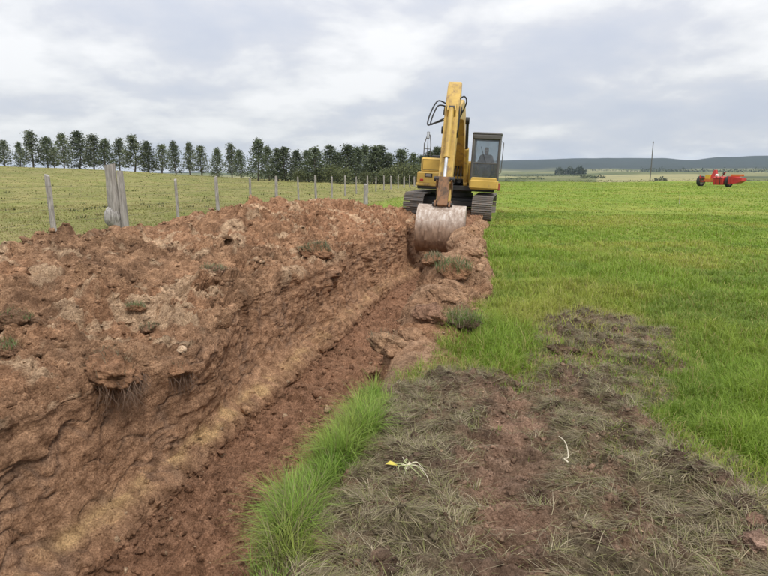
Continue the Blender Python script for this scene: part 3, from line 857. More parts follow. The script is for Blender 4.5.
def tree_meshes(kind, seed):
    """unit-height tree: tall thin crown on a bare stem, a pointed one, a dense one or a round bush"""
    g = np.random.default_rng(seed)
    tr = MB(); pts = []; tone = 0.8 + 0.5 * g.random()
    spec = {'slim': (0.12, 0.21, 46), 'pointed': (0.07, 0.22, 52), 'dense': (0.04, 0.24, 58), 'bush': (0.04, 0.55, 46)}[kind]
    z0, wid, nl = spec
    top = 0.97 if kind != 'bush' else 0.8
    bend_ = g.normal(size=2) * 0.02
    stem = [(bend_[0] * math.sin(t * 3), bend_[1] * math.sin(t * 2.4), t * top) for t in np.linspace(0, 1, 8)]
    tr.tube(stem, 0.016 if kind != 'bush' else 0.03, 7, 0.003)
    for k in range(nl):
        t = (k + g.random()) / nl
        z = z0 + (top - z0) * t ** 0.9
        if kind == 'pointed': rr = wid * (1 - t) ** 0.75 * (0.65 + 0.6 * g.random()) + 0.015
        elif kind == 'bush': rr = wid * math.sqrt(max(0.05, 1 - (1.5 * t - 0.55) ** 2)) * (0.6 + 0.5 * g.random())
        else: rr = wid * (0.72 + 0.28 * math.sin(min(1, t * 3) * math.pi / 2)) * (1 - t ** 1.5) ** 0.9 * (0.5 + 0.8 * g.random()) + 0.010
        an = k * 2.4 + g.random()
        e = np.array([math.cos(an) * rr, math.sin(an) * rr, z + 0.25 * rr])
        b = np.array([stem[0][0] * 0, 0, max(0.02, z - 0.35 * rr)])
        tr.tube([b, (b + e) / 2 + np.array([0, 0, 0.02 * rr]), e], 0.005, 4, 0.0015)
        nn = int(46 if kind != 'bush' else 44)
        f = 0.25 + 0.8 * g.random((nn, 1)) ** 0.6
        c_ = b + (e - b) * f + g.normal(size=(nn, 3)) * np.array([0.034, 0.034, 0.032]) * (1 if kind != 'bush' else 2.6)
        pts.append(c_)
    cen = np.concatenate(pts)
    size = np.full(len(cen), 0.024 if kind != 'bush' else 0.045)
    light = {'slim': (0.165, 0.185, 0.100), 'pointed': (0.135, 0.162, 0.085), 'dense': (0.125, 0.150, 0.075), 'bush': (0.18, 0.195, 0.08)}[kind]
    V, C = leaf_quads(cen, size, g, np.array((0.058, 0.078, 0.040)) * tone, np.array(light) * tone)
    t_o = tr.build('trunk', M_BARK, None, True)
    c_o = mesh_np('crown', V.reshape(-1, 3), np.arange(len(cen) * 4).reshape(-1, 4), M_LEAF, C.reshape(-1, 3), smooth=False)
    md = t_o.data, c_o.data
    bpy.data.objects.remove(t_o); bpy.data.objects.remove(c_o)
    return md
TREES = {k: [tree_meshes(k, 500 + 10 * i + s) for s in range(5)] for i, k in enumerate(('slim', 'pointed', 'dense', 'bush'))}
def tree(name, kind, var, px, Y, top_y, label, group, sx=1.0, base=None):
    x = at_depth(px, Y)
    z = float(terrain(np.array([x]), np.array([Y]))[0]) if base is None else base
    d = ray(px, top_y); zt = EYE + d.z / d.y * Y
    h = max(zt - z, 0.6)
    t = empty(name, (x, Y, z - 0.05), (0.05 * random.uniform(-1, 1), 0.05 * random.uniform(-1, 1), random.random() * 6.28))
    t.scale = (h * sx * random.uniform(0.85, 1.15), h * sx * random.uniform(0.85, 1.15), h)
    for nm, me in zip(('trunk', 'crown'), TREES[kind][var % 5]):
        c_ = bpy.data.objects.new(nm, me); col.objects.link(c_); c_.parent = t
    return tag(t, label, 'tree' if kind != 'bush' else 'bush', group)
ROW = [(-8, 137), (6, 139.5), (21, 142), (34, 130.5), (48.5, 137), (55, 147), (65, 133), (80, 131), (94.5, 134), (106, 139), (120, 138), (135, 135.5),
       (149, 141), (162, 144), (176, 141), (190, 143), (202, 145), (216.5, 148), (232, 143), (241, 150)]
for k, (px, ty) in enumerate(ROW[1:] + ROW[:1]):
    Y = 150 - 0.10 * px + 4 * math.sin(k * 2.3)
    look = ['slim', 'dense', 'slim', 'pointed', 'slim'][k % 5]
    size = 'tall' if ty < 136 else ('small' if ty > 143 else 'medium')
    if px < 0: lab = 'dark green tree cut by the left edge of the picture, at the row end'
    else: lab = '%s dark green tree, %s from the left in the spaced row along the meadow' % (size, ordinal(k + 1))
    tree('tree', look, k + k // 3, px, Y, ty, lab, 'trees in the spaced row behind the meadow', 1.2 + 0.45 * random.random())
WOOD = [(258, 139), (269, 146), (278, 148), (285.5, 147), (298, 150), (309, 150), (315.5, 147), (330, 145), (337.5, 152), (347, 144.5), (356, 147),
        (364.5, 145), (374, 146), (380.6, 145), (388, 153), (401.5, 149), (412, 153), (421, 155), (430, 151), (438, 147), (447, 152)]
for k, (px, ty) in enumerate(WOOD):
    look = ['pointed', 'dense', 'pointed', 'dense', 'dense'][k % 5]
    lab = '%s dark tree, %s from the left in the dense stand behind the fence' % ('tall pointed' if ty < 146 else 'dense bushy', ordinal(k + 1))
    tree('tree', look, k, px, 104 + 5 * math.sin(k * 1.9), ty, lab, 'trees in the dense stand behind the fence', 1.35 + 0.35 * random.random())
BUSH = [(331, 163, 98, 'light green bush at the foot of the stand, below its tallest middle trees'), (344, 166, 97, 'low olive bush in the stand, right of the light green bush'),
        (366, 170, 97, 'lowest rounded bush in front of the stand, above the short thick post'), (300, 168, 99, 'dark low bush at the left foot of the dense stand'),
        (404, 161, 97, 'large rounded bush left of the excavator, in front of the stand'), (417, 163, 98, 'rounded bush against the left edge of the excavator body'),
        (386, 167, 98, 'dark bush between the stand and the large rounded bush'), (318, 170, 99, 'small dark bush left of the light green bush in the stand')]
for k, (px, ty, Y, lab) in enumerate(BUSH):
    tree('bush', 'bush', k, px, Y, ty, lab, 'bushes at the foot of the stand', 1.0)

# far woods, hedges and scrub: masses of leaf sprays
def far_wood(name, spans, label, seed, colr=((0.02, 0.03, 0.018), (0.05, 0.065, 0.03))):
    g = np.random.default_rng(seed); Vs, Cs = [], []
    for (px0, px1, Y, h, n) in spans:
        px = px0 + g.random(n) * (px1 - px0); yy = Y + g.normal(size=n) * Y * 0.012
        x = (px - 384) / FPX * cP * yy
        z = terrain(x, yy)
        hump = (0.45 + 0.55 * np.abs(np.sin(px * 1.7 + seed)) * (0.6 + 0.4 * np.sin(px * 0.61)))
        zz = z + h * hump * g.random(n) ** 0.8
        V, C = leaf_quads(np.stack([x, yy, zz], 1), np.full(n, h * 0.16), g, *colr)
        Vs.append(V.reshape(-1, 3)); Cs.append(C.reshape(-1, 3))
    V = np.concatenate(Vs)
    o = mesh_np(name, V, np.arange(len(V)).reshape(-1, 4), M_LEAF, np.concatenate(Cs), smooth=False)
    return tag(o, label, None, None, 'stuff')
far_wood('far_wood', [(555, 586, 1300, 17, 900), (570, 583, 1280, 20, 400)], 'dark clump of far trees on the slope below the ridge', 61)
far_wood('far_hedges', [(505, 545, 640, 3.5, 500), (580, 606, 700, 5, 500), (505, 590, 900, 4, 700), (655, 668, 520, 5, 300), (640, 780, 1500, 14, 1200), (590, 690, 2000, 12, 800), (500, 512, 420, 6, 250)],
         'dark hedges and tree lines dividing the far fields', 62)
far_wood('scrub', [(555, 655, 100, 0.5, 900), (505, 560, 99, 0.35, 300), (655, 775, 104, 0.45, 600)], 'low dark scrub along the far edge of the green field', 63,
         ((0.05, 0.06, 0.02), (0.12, 0.13, 0.045)))

# ------------------------------------------------------------------ fence
fence = empty('wire_fence', (-8.4, 14, 0))
tag(fence, 'weathered grey post and wire fence running along the meadow behind the spoil bank', 'fence')
def fence_line_Y(px):
    k = (px - 384) / FPX * cP
    return -10.99 / (k - 0.185)
def post_mesh(h, r, seed, n=9, lean=(0, 0)):
    g = np.random.default_rng(seed); mb = MB(); rows = []
    vs = []; m_ = 7
    lob = 1 + 0.14 * g.normal(size=n)
    for i in range(m_):
        t = i / (m_ - 1)
        for k in range(n):
            a_ = 6.2832 * k / n
            rr = r * lob[k] * (1.05 - 0.2 * t) * (1 + 0.05 * g.normal())
            top = 0.03 * math.cos(a_ + seed) if i == m_ - 1 else 0
            vs.append((rr * math.cos(a_) + lean[0] * t * h, rr * math.sin(a_) + lean[1] * t * h, -0.25 + t * (h + 0.25) + top))
    fs = [(i * n + k, i * n + (k + 1) % n, (i + 1) * n + (k + 1) % n, (i + 1) * n + k) for i in range(m_ - 1) for k in range(n)]
    fs += [tuple(range((m_ - 1) * n, m_ * n))]
    mb.add(vs, fs)
    return mb
fence_pts = []
PX = [-77, 48, 175, 216, 249.5, 275.5, 298, 315.5, 331.5, 345, 356.5, 367.5, 376, 384, 391, 398, 404, 409.6, 414.5, 419, 423, 426.5]
for k, px in enumerate(PX):
    Y = fence_line_Y(px); x = at_depth(px, Y)
    z = float(terrain(np.array([x]), np.array([Y]))[0])
    h = 1.42 + 0.10 * math.sin(k * 3.1) + (0.06 if px == 48 else 0)
    ln_ = (0.02 * math.sin(k * 1.7), 0.02 * math.cos(k * 2.3)) if px != 48 else (-0.02, 0.0)
    r = (0.065 + 0.012 * math.sin(k * 2.9)) * (1 + 0.25 * sstep(40, 80, Y))
    o = post_mesh(h, r, 700 + k, lean=ln_).build('post', M_POST, fence, True)
    o.location = Vector((x, Y, z)) - fence.location
    fence_pts.append((x + ln_[0] * h, Y, z, h))
    if px == 48:
        Ys = fence_line_Y(112); xs = at_depth(112, Ys)
        fence_pts.append((xs, Ys, float(terrain(np.array([xs]), np.array([Ys]))[0]), 1.5))
# strainer: a thick post with a slimmer one lashed to it and a swollen knotted foot
Ys = fence_line_Y(111); xs = at_depth(111, Ys); zs = float(terrain(np.array([xs]), np.array([Ys]))[0])
M_PALE = wood_mat('pale_burl', (0.12, 0.105, 0.095), (0.50, 0.48, 0.455))
sp = post_mesh(1.82, 0.17, 760, 11, (-0.01, 0)).build('strainer_post', M_POST, fence, True)
sp.location = Vector((xs, Ys, zs)) - fence.location
tag(sp, 'thick grey strainer post with a swollen pale foot')
s2 = post_mesh(1.62, 0.11, 761, 9, (-0.03, 0)).build('brace_post', M_POST, fence, True)
s2.location = Vector((xs + 0.27, Ys + 0.05, zs)) - fence.location
gb = np.random.default_rng(8)
bv = IV3 * np.array([0.22, 0.20, 0.30]) * (1 + 0.10 * fbm(IV3[:, 0] * 3 + IV3[:, 2], IV3[:, 1] * 3 - IV3[:, 2] * 2, 3, 12))[:, None]
bo = mesh_np('knotted_foot', bv * np.array([1.02, 1.0, 1.05]) + np.array([-0.05, -0.06, 0.33]), IF3, M_PALE, parent=sp)
# wires
fence_pts.sort(key=lambda p_: p_[1])
M_WIRE = paint_mat('fence_wire', (0.12, 0.11, 0.10), 0.5, amount=0.2)
for hz_ in (0.35, 0.65, 0.95, 1.22):
    mb = MB(); pts = []
    for a_, b_ in zip(fence_pts[:-1], fence_pts[1:]):
        for t in (0, 0.5):
            pts.append((a_[0] + (b_[0] - a_[0]) * t + 0.07, a_[1] + (b_[1] - a_[1]) * t, a_[2] + (b_[2] - a_[2]) * t + hz_ - (0.02 if t else 0)))
    mb.tube(pts, 0.003, 4)
    w_ = mb.build('wire', M_WIRE, fence); w_.location = -fence.location
# a short stout post standing off the fence line
Yp = 31.5; xp = at_depth(365.5, Yp)
zp = drop(xp, Yp)
o = post_mesh(1.05, 0.125, 771, 10).build('stump_post', M_POST, None, True); o.location = (xp, Yp, zp)
tag(o, 'short stout grey post at the end of the spoil bank, nearer than the fence', 'post')

# utility pole far right
Yq = 128; xq = at_depth(650.5, Yq)
d = ray(650, 141); zt = EYE + d.z / d.y * Yq
zq = float(terrain(np.array([xq]), np.array([Yq]))[0])
pole = empty('utility_pole', (xq, Yq, zq - 0.1))
MB().tube([(0, 0, 0), (0.02, 0, (zt - zq) * 0.5), (0, 0, zt - zq)], 0.12, 9, 0.08).build('pole', wood_mat('pole_wood', (0.07, 0.065, 0.06), (0.15, 0.14, 0.13)), pole, True)
MB().box(-0.10, 0.10, -0.16, 0.16, zt - zq - 0.35, zt - zq - 0.22, 0.02).build('bracket', M_WIRE, pole)
tag(pole, 'tall thin dark utility pole beyond the green field, left of the red machine', 'pole')
# little pale stake in the field
xk, yk = gpt(679, 204)
zk = float(terrain(np.array([xk]), np.array([yk]))[0])
o = MB().tube([(0, 0, -0.1), (0.01, 0, 0.25), (-0.01, 0, 0.52)], 0.022, 6, 0.016).build('stake', wood_mat('stake_wood', (0.30, 0.29, 0.20), (0.5, 0.48, 0.36)), None, True)
o.location = (xk, yk, zk)
tag(o, 'thin pale stake standing in the grass below the red machine', 'stake')

# ------------------------------------------------------------------ excavator
YEL = paint_mat('yellow_paint', (0.60, 0.395, 0.085), 0.42, (0.30, 0.20, 0.11), 0.40, 1.6)
YELB = paint_mat('yellow_paint_muddy', (0.57, 0.375, 0.085), 0.5, (0.26, 0.165, 0.095), 0.62, 2.2)
DARKM = paint_mat('black_metal', (0.022, 0.021, 0.020), 0.5, (0.12, 0.085, 0.06), 0.45, 3)
GREYM = paint_mat('cab_grey', (0.105, 0.100, 0.095), 0.45, (0.20, 0.17, 0.13), 0.35, 3)
STEEL = paint_mat('track_steel', (0.15, 0.135, 0.12), 0.55, (0.24, 0.165, 0.115), 0.62, 5)
RUST = paint_mat('rusty_steel', (0.26, 0.13, 0.06), 0.65, (0.10, 0.07, 0.05), 0.7, 4)
CHROME = paint_mat('rod_chrome', (0.72, 0.72, 0.72), 0.18, (0.5, 0.45, 0.4), 0.1, 3, 0.9)
RUBBER = paint_mat('rubber', (0.02, 0.02, 0.02), 0.7, (0.10, 0.08, 0.06), 0.4, 4)
# bucket: bare worn steel above, soil-caked below (a real stain with its own edge)
m, nd, lk, out = new_mat('bucket_steel')
p = nd.new('ShaderNodeBsdfPrincipled'); p.inputs['Roughness'].default_value = 0.62
t = nd.new('ShaderNodeTexCoord'); sp_ = nd.new('ShaderNodeSeparateXYZ'); lk.new(t.outputs['Object'], sp_.inputs[0])
n1 = obj_noise(nd, lk, 3.2, 8, 0.7)
mm = nd.new('ShaderNodeMath'); mm.operation = 'MULTIPLY_ADD'; lk.new(n1, mm.inputs[0]); mm.inputs[1].default_value = 0.55; lk.new(sp_.outputs['Z'], mm.inputs[2])
mk = ramp(nd, lk, mm.outputs[0], [(0.42, (0, 0, 0)), (0.74, (0.9, 0.9, 0.9))])
n2 = obj_noise(nd, lk, 7, 8, 0.7, off=(2, 2, 2), sc=(1.4, 1, 0.5))
stl = ramp(nd, lk, n2, [(0.30, (0.20, 0.14, 0.10)), (0.50, (0.40, 0.32, 0.26)), (0.70, (0.66, 0.62, 0.57))])
soil_c = ramp(nd, lk, n2, [(0.30, (0.15, 0.09, 0.058)), (0.6, (0.34, 0.225, 0.15))])
lk.new(mixc(nd, lk, mk, soil_c, stl), p.inputs['Base Color'])
lk.new(bump(nd, lk, n2, 0.5, 0.03), p.inputs['Normal'])
lk.new(p.outputs[0], out.inputs[0]); BUCKM = m
# dusty window glass
m, nd, lk, out = new_mat('dusty_glass')
tr_ = nd.new('ShaderNodeBsdfTransparent'); tr_.inputs[0].default_value = (0.80, 0.85, 0.87, 1)
gl = nd.new('ShaderNodeBsdfGlossy'); gl.inputs['Roughness'].default_value = 0.06; gl.inputs[0].default_value = (0.9, 0.93, 0.96, 1)
df = nd.new('ShaderNodeBsdfDiffuse'); df.inputs[0].default_value = (0.30, 0.31, 0.33, 1)
fr = nd.new('ShaderNodeFresnel'); fr.inputs[0].default_value = 1.5
n1 = obj_noise(nd, lk, 4, 5, 0.6)
dm = nd.new('ShaderNodeMixShader'); lk.new(ramp(nd, lk, n1, [(0.3, (0.10,) * 3), (0.7, (0.26,) * 3)]), dm.inputs[0])
lk.new(tr_.outputs[0], dm.inputs[1]); lk.new(df.outputs[0], dm.inputs[2])
gm = nd.new('ShaderNodeMixShader'); lk.new(fr.outputs[0], gm.inputs[0]); lk.new(dm.outputs[0], gm.inputs[1]); lk.new(gl.outputs[0], gm.inputs[2])
lk.new(gm.outputs[0], out.inputs[0]); GLASS = m

EX = empty('excavator', (2.62, 22.4, 0.0), (0, R(2.8), R(-12.65)))
tag(EX, 'yellow crawler excavator with raised boom and its bucket in the trench', 'excavator')
U = Matrix.Translation((0.12, 0, 0)) @ Matrix.Rotation(R(2.0), 4, 'Z')

# --- tracks
def track_path(s, half=1.70, rr=0.43):
    L, A_ = 2 * half, math.pi * rr
    s = s % (2 * L + 2 * A_)
    if s < L: return (-half + s, 2 * rr, 0.0)
    s -= L
    if s < A_:
        t = s / rr; return (half + rr * math.sin(t), rr + rr * math.cos(t), -t)
    s -= A_
    if s < L: return (half - s, 0.0, -math.pi)
    t = (s - L) / rr
    return (-half - rr * math.sin(t), rr - rr * math.cos(t), -math.pi - t)
NSH = 47
PER = 2 * 3.4 + 2 * math.pi * 0.43
sh = MB()
sh.box(-0.35, 0.35, -0.094, 0.094, -0.012, 0.014, 0.006)
for gy, gh in ((-0.075, 0.042), (0.0, 0.036), (0.07, 0.042)):
    sh.box(-0.345, 0.345, gy - 0.011, gy + 0.011, 0.012, gh, 0.004)
sho = sh.build('track_shoe', STEEL); shoe_me = sho.data; bpy.data.objects.remove(sho)
for side in (-1, 1):
    cx_ = side * 1.20
    fr_ = MB()
    fr_.prism([(-1.55, 0.30), (1.55, 0.30), (1.70, 0.46), (1.55, 0.60), (-1.55, 0.60), (-1.70, 0.46)], cx_ - 0.17, cx_ + 0.17, 0.02)
    tk = fr_.build('track', DARKM, EX)
    for k in range(NSH):
        y_, z_, a_ = track_path(PER * k / NSH)
        o = bpy.data.objects.new('track_shoe', shoe_me); col.objects.link(o); o.parent = tk
        o.location = (cx_, y_, z_ + 0.0); o.rotation_euler = (a_, 0, 0)
    for nm, yy in (('idler', -1.70), ('sprocket', 1.70)):
        mb = MB().lathe([(0.0, -0.16), (0.12, -0.16), (0.14, -0.10), (0.36, -0.08), (0.39, -0.12), (0.39, 0.12), (0.36, 0.08), (0.14, 0.10), (0.12, 0.16), (0.0, 0.16)], (cx_, yy, 0.43), 'x', 22)
        mb.build(nm, RUST if nm == 'idler' else DARKM, tk, True)
    for yy in (-1.2, -0.8, -0.4, 0, 0.4, 0.8, 1.2):
        MB().lathe([(0, -0.2), (0.09, -0.2), (0.10, -0.08), (0.075, -0.06), (0.075, 0.06), (0.10, 0.08), (0.09, 0.2), (0, 0.2)], (cx_, yy, 0.125), 'x', 12).build('roller', DARKM, tk, True)
    for yy in (-0.7, 0.7):
        MB().lathe([(0, -0.15), (0.07, -0.15), (0.07, 0.15), (0, 0.15)], (cx_, yy, 0.75), 'x', 12).build('roller', DARKM, tk, True)
cf = MB()
cf.box(-1.05, 1.05, -0.75, 0.75, 0.42, 0.78, 0.05); cf.box(-1.1, 1.1, -0.95, -0.70, 0.45, 0.66, 0.04); cf.box(-1.1, 1.1, 0.70, 0.95, 0.45, 0.66, 0.04)
cf.build('chassis', DARKM, EX)
MB().lathe([(0, 0.78), (0.72, 0.78), (0.72, 0.92), (0.66, 0.93), (0.66, 1.02), (0, 1.02)], (0, 0, 0), 'z', 28).build('turntable', DARKM, EX, True)

def up(mb, name, mat, parent=EX, smooth=False):
    return mb.build(name, mat, parent, smooth, U)
# --- upper body
up(MB().box(-1.40, 1.38, -1.15, 2.45, 1.02, 1.20, 0.03), 'deck', DARKM)
up(MB().prism([(2.0, 1.05), (2.55, 1.05), (2.85, 1.3), (2.85, 1.95), (2.6, 2.12), (2.0, 2.12)], -1.38, 1.38, 0.06), 'counterweight', YEL)
hood = up(MB().box(-1.36, 1.36, 0.75, 1.98, 1.22, 2.10, 0.05), 'engine_hood', YEL)
up(MB().cyl((-0.5, 1.5, 2.1), (-0.5, 1.5, 2.62), 0.06), 'exhaust', DARKM, hood, True)
for k in range(6):
    up(MB().box(-1.375, -1.355, 0.95, 1.75, 1.45 + k * 0.08, 1.49 + k * 0.08, 0.004), 'grille_slat', DARKM, hood)
# right-hand box (tank and tool locker) beside the boom
bx = up(MB().box(-1.30, -0.42, -1.12, 0.74, 1.62, 2.14, 0.05), 'side_box', YEL)
up(MB().box(-1.42, -0.44, -1.20, 0.74, 1.20, 1.64, 0.05), 'lower_side_box', YEL)
up(MB().box(-1.44, -0.42, -1.215, 0.6, 1.13, 1.235, 0.02), 'skirt', YELB)
lp = up(MB().box(-1.14, -0.86, -1.215, -1.195, 1.44, 1.58, 0.01), 'lamp_housing', DARKM)
up(MB().box(-1.10, -0.90, -1.23, -1.21, 1.465, 1.555, 0.008), 'lens', paint_mat('lamp_lens', (0.30, 0.26, 0.22), 0.25, amount=0.2), lp)
up(MB().box(-1.22, -0.46, -1.05, 0.3, 2.13, 2.16, 0.01), 'tread_plate', DARKM)
up(MB().box(-1.24, -0.50, -1.126, -1.118, 1.70, 1.712, 0.002).box(-1.24, -0.50, -1.126, -1.118, 2.06, 2.072, 0.002).box(-1.245, -1.233, -1.126, -1.118, 1.70, 2.07, 0.002).box(-0.51, -0.498, -1.126, -1.118, 1.70, 2.07, 0.002), 'panel_seam', DARKM, bx)
up(MB().box(-0.62, -0.55, -1.135, -1.115, 1.84, 1.90, 0.006), 'latch', DARKM, bx)
up(MB().box(-1.30, -1.18, -1.225, -1.195, 1.30, 1.38, 0.01), 'reflector', paint_mat('red_reflector', (0.4, 0.03, 0.02), 0.3, amount=0.2), bx)
up(MB().box(-0.98, -0.60, -0.8, -0.35, 2.15, 2.24, 0.03), 'cap', DARKM)
hr = MB()
hr.tube([(-1.24, -1.02, 2.10), (-1.24, -1.02, 2.62), (-1.16, -0.98, 2.90), (-1.10, -0.90, 2.98), (-1.06, -0.80, 2.90), (-1.04, -0.70, 2.60), (-1.04, -0.70, 2.14)], 0.018, 7)
hr.tube([(-1.12, -1.0, 2.12), (-1.12, -1.0, 2.84)], 0.014, 6)
hr.tube([(-1.24, -1.02, 2.45), (-1.04, -0.70, 2.45)], 0.014, 6)
up(hr, 'handrail', GREYM, EX, True)
mr = up(MB().box(-1.17, -1.07, -1.02, -0.98, 2.80, 3.05, 0.02), 'mirror', DARKM)
up(MB().box(-1.16, -1.08, -1.026, -1.021, 2.82, 3.03, 0.001), 'mirror_glass', CHROME, mr)
# boom tower between box and cab
up(MB().prism([(-0.95, 1.19), (0.5, 1.19), (0.5, 1.9), (0.1, 2.0), (-0.45, 1.95), (-0.8, 1.45)], -0.40, -0.30, 0.015), 'boom_bracket', YELB)
up(MB().prism([(-0.95, 1.19), (0.5, 1.19), (0.5, 1.9), (0.1, 2.0), (-0.45, 1.95), (-0.8, 1.45)], 0.26, 0.36, 0.015), 'boom_bracket', YELB)
up(MB().box(-0.30, 0.26, -0.4, 0.6, 1.20, 1.42, 0.03).cyl((-0.15, -0.5, 1.32), (-0.15, -0.98, 1.3), 0.09).cyl((0.1, -0.5, 1.32), (0.1, -1.0, 1.36), 0.07), 'valve_block', DARKM)
for k in range(4):
    up(MB().tube([(-0.2 + 0.12 * k, -0.8, 1.3), (-0.2 + 0.12 * k, -1.12, 1.42), (-0.16 + 0.1 * k, -1.0, 1.75), (-0.12 + 0.08 * k, -0.6, 2.0)], 0.022, 6), 'hose', RUBBER, EX, True)

# --- cab
CX0, CX1, CY0, CY1, CZ0, CZ1 = 0.50, 1.48, -1.42, 0.42, 1.14, 3.06
cab = up(MB().box(CX0, CX1, CY0 + 0.02, CY1, CZ0, CZ0 + 0.10, 0.02).box(CX0, CX1, CY0, CY0 + 0.10, CZ0 + 0.09, CZ0 + 0.40, 0.04)
         .box(CX0 + 0.003, CX0 + 0.06, CY0 + 0.05, CY1, CZ0 + 0.08, CZ0 + 0.75, 0.02).box(CX1 - 0.06, CX1 - 0.003, CY0 + 0.05, CY1, CZ0 + 0.08, CZ0 + 0.75, 0.02)
         .box(CX0 + 0.004, CX1 - 0.004, CY1 - 0.08, CY1 - 0.004, CZ0 + 0.08, CZ0 + 0.95, 0.02), 'cab', YEL)
up(MB().box(CX0 - 0.02, CX1 + 0.02, CY0 - 0.03, CY0 + 0.11, CZ0 - 0.03, CZ0 + 0.33, 0.06), 'front_panel', YEL, cab)
pst = MB()
for xx in (CX0 + 0.035, CX1 - 0.035):
    pst.tube([(xx, CY0 + 0.05, CZ0 + 0.3), (xx, CY0 + 0.03, CZ0 + 1.0), (xx, CY0 + 0.10, CZ0 + 1.60), (xx, CY0 + 0.17, CZ1 - 0.05)], 0.048, 8)
    pst.tube([(xx, CY1 - 0.05, CZ0 + 0.7), (xx, CY1 - 0.08, CZ1 - 0.05)], 0.05, 8)
    pst.tube([(xx, CY0 + 0.95, CZ0 + 0.7), (xx, CY0 + 0.95, CZ1 - 0.05)], 0.035, 8)
pst.box(CX0, CX1, CY0 + 0.05, CY0 + 0.18, CZ1 - 0.22, CZ1 - 0.06, 0.03)
pst.box(CX0, CX1, CY1 - 0.11, CY1 - 0.02, CZ1 - 0.2, CZ1 - 0.06, 0.03)
up(pst, 'cab_frame', GREYM, cab, True)
up(MB().box(CX0 - 0.03, CX1 + 0.03, CY0 + 0.06, CY1 + 0.02, CZ1 - 0.08, CZ1 + 0.02, 0.045), 'cab_roof', GREYM, cab)
up(MB().box(CX0 + 0.06, CX1 - 0.06, CY0 + 0.02, CY0 + 0.05, CZ0 + 0.86, CZ0 + 0.90, 0.01), 'window_bar', GREYM, cab)
gp = MB().add([(CX0 + 0.05, CY0 + 0.035, CZ0 + 0.90), (CX1 - 0.05, CY0 + 0.035, CZ0 + 0.90), (CX1 - 0.05, CY0 + 0.14, CZ1 - 0.20), (CX0 + 0.05, CY0 + 0.14, CZ1 - 0.20),
               (CX0 + 0.05, CY0 + 0.045, CZ0 + 0.90), (CX1 - 0.05, CY0 + 0.045, CZ0 + 0.90), (CX1 - 0.05, CY0 + 0.15, CZ1 - 0.20), (CX0 + 0.05, CY0 + 0.15, CZ1 - 0.20)],
              [(0, 1, 2, 3), (4, 7, 6, 5), (0, 4, 5, 1), (1, 5, 6, 2), (2, 6, 7, 3), (3, 7, 4, 0)])
up(gp, 'windscreen', GLASS, cab)
up(MB().box(CX0 + 0.05, CX1 - 0.05, CY0 + 0.03, CY0 + 0.04, CZ0 + 0.36, CZ0 + 0.86, 0.002), 'lower_window', GLASS, cab)
for xx in (CX0 + 0.03, CX1 - 0.03):
    for ya, yb in ((CY0 + 0.16, CY0 + 0.92), (CY0 + 0.98, CY1 - 0.12)):
        up(MB().box(xx - 0.004, xx + 0.004, ya, yb, CZ0 + 0.78, CZ1 - 0.12, 0.001), 'side_window', GLASS, cab)
up(MB().box(CX0 + 0.07, CX1 - 0.07, CY1 - 0.05, CY1 - 0.042, CZ0 + 0.98, CZ1 - 0.2, 0.001), 'rear_window', GLASS, cab)
up(MB().tube([(CX0 + 0.5, CY0 + 0.02, CZ0 + 0.9), (CX0 + 0.3, CY0 + 0.05, CZ0 + 1.45)], 0.008, 5), 'wiper', DARKM, cab, True)
up(MB().tube([(CX1 + 0.02, CY0 + 0.25, CZ0 + 0.55), (CX1 + 0.07, CY0 + 0.25, CZ0 + 0.6), (CX1 + 0.09, CY0 + 0.22, CZ0 + 1.60), (CX1 + 0.03, CY0 + 0.22, CZ0 + 1.66)], 0.014, 6), 'grab_rail', GREYM, cab, True)
up(MB().box(CX1 - 0.02, CX1 + 0.10, CY0 + 0.3, CY0 + 0.6, CZ0 - 0.05, CZ0 + 0.22, 0.03), 'step_box', paint_mat('red_plastic', (0.35, 0.09, 0.06), 0.5), cab)
st = up(MB().box(0.75, 1.22, -0.62, -0.10, 1.56, 1.70, 0.05).box(0.86, 1.10, -0.5, -0.2, 1.22, 1.57, 0.02), 'seat', DARKM, cab)
up(MB().prism([(-0.16, 1.66), (-0.04, 1.66), (0.06, 2.35), (-0.06, 2.36)], 0.77, 1.20, 0.04), 'backrest', DARKM, cab)
for xx in (0.68, 1.28):
    up(MB().box(xx - 0.07, xx + 0.07, -0.75, -0.1, 1.60, 1.78, 0.03), 'console', DARKM, cab)
    up(MB().tube([(xx, -0.68, 1.76), (xx, -0.72, 1.95)], 0.014, 6).box(xx - 0.025, xx + 0.025, -0.75, -0.70, 1.93, 2.02, 0.015), 'lever', DARKM, cab)

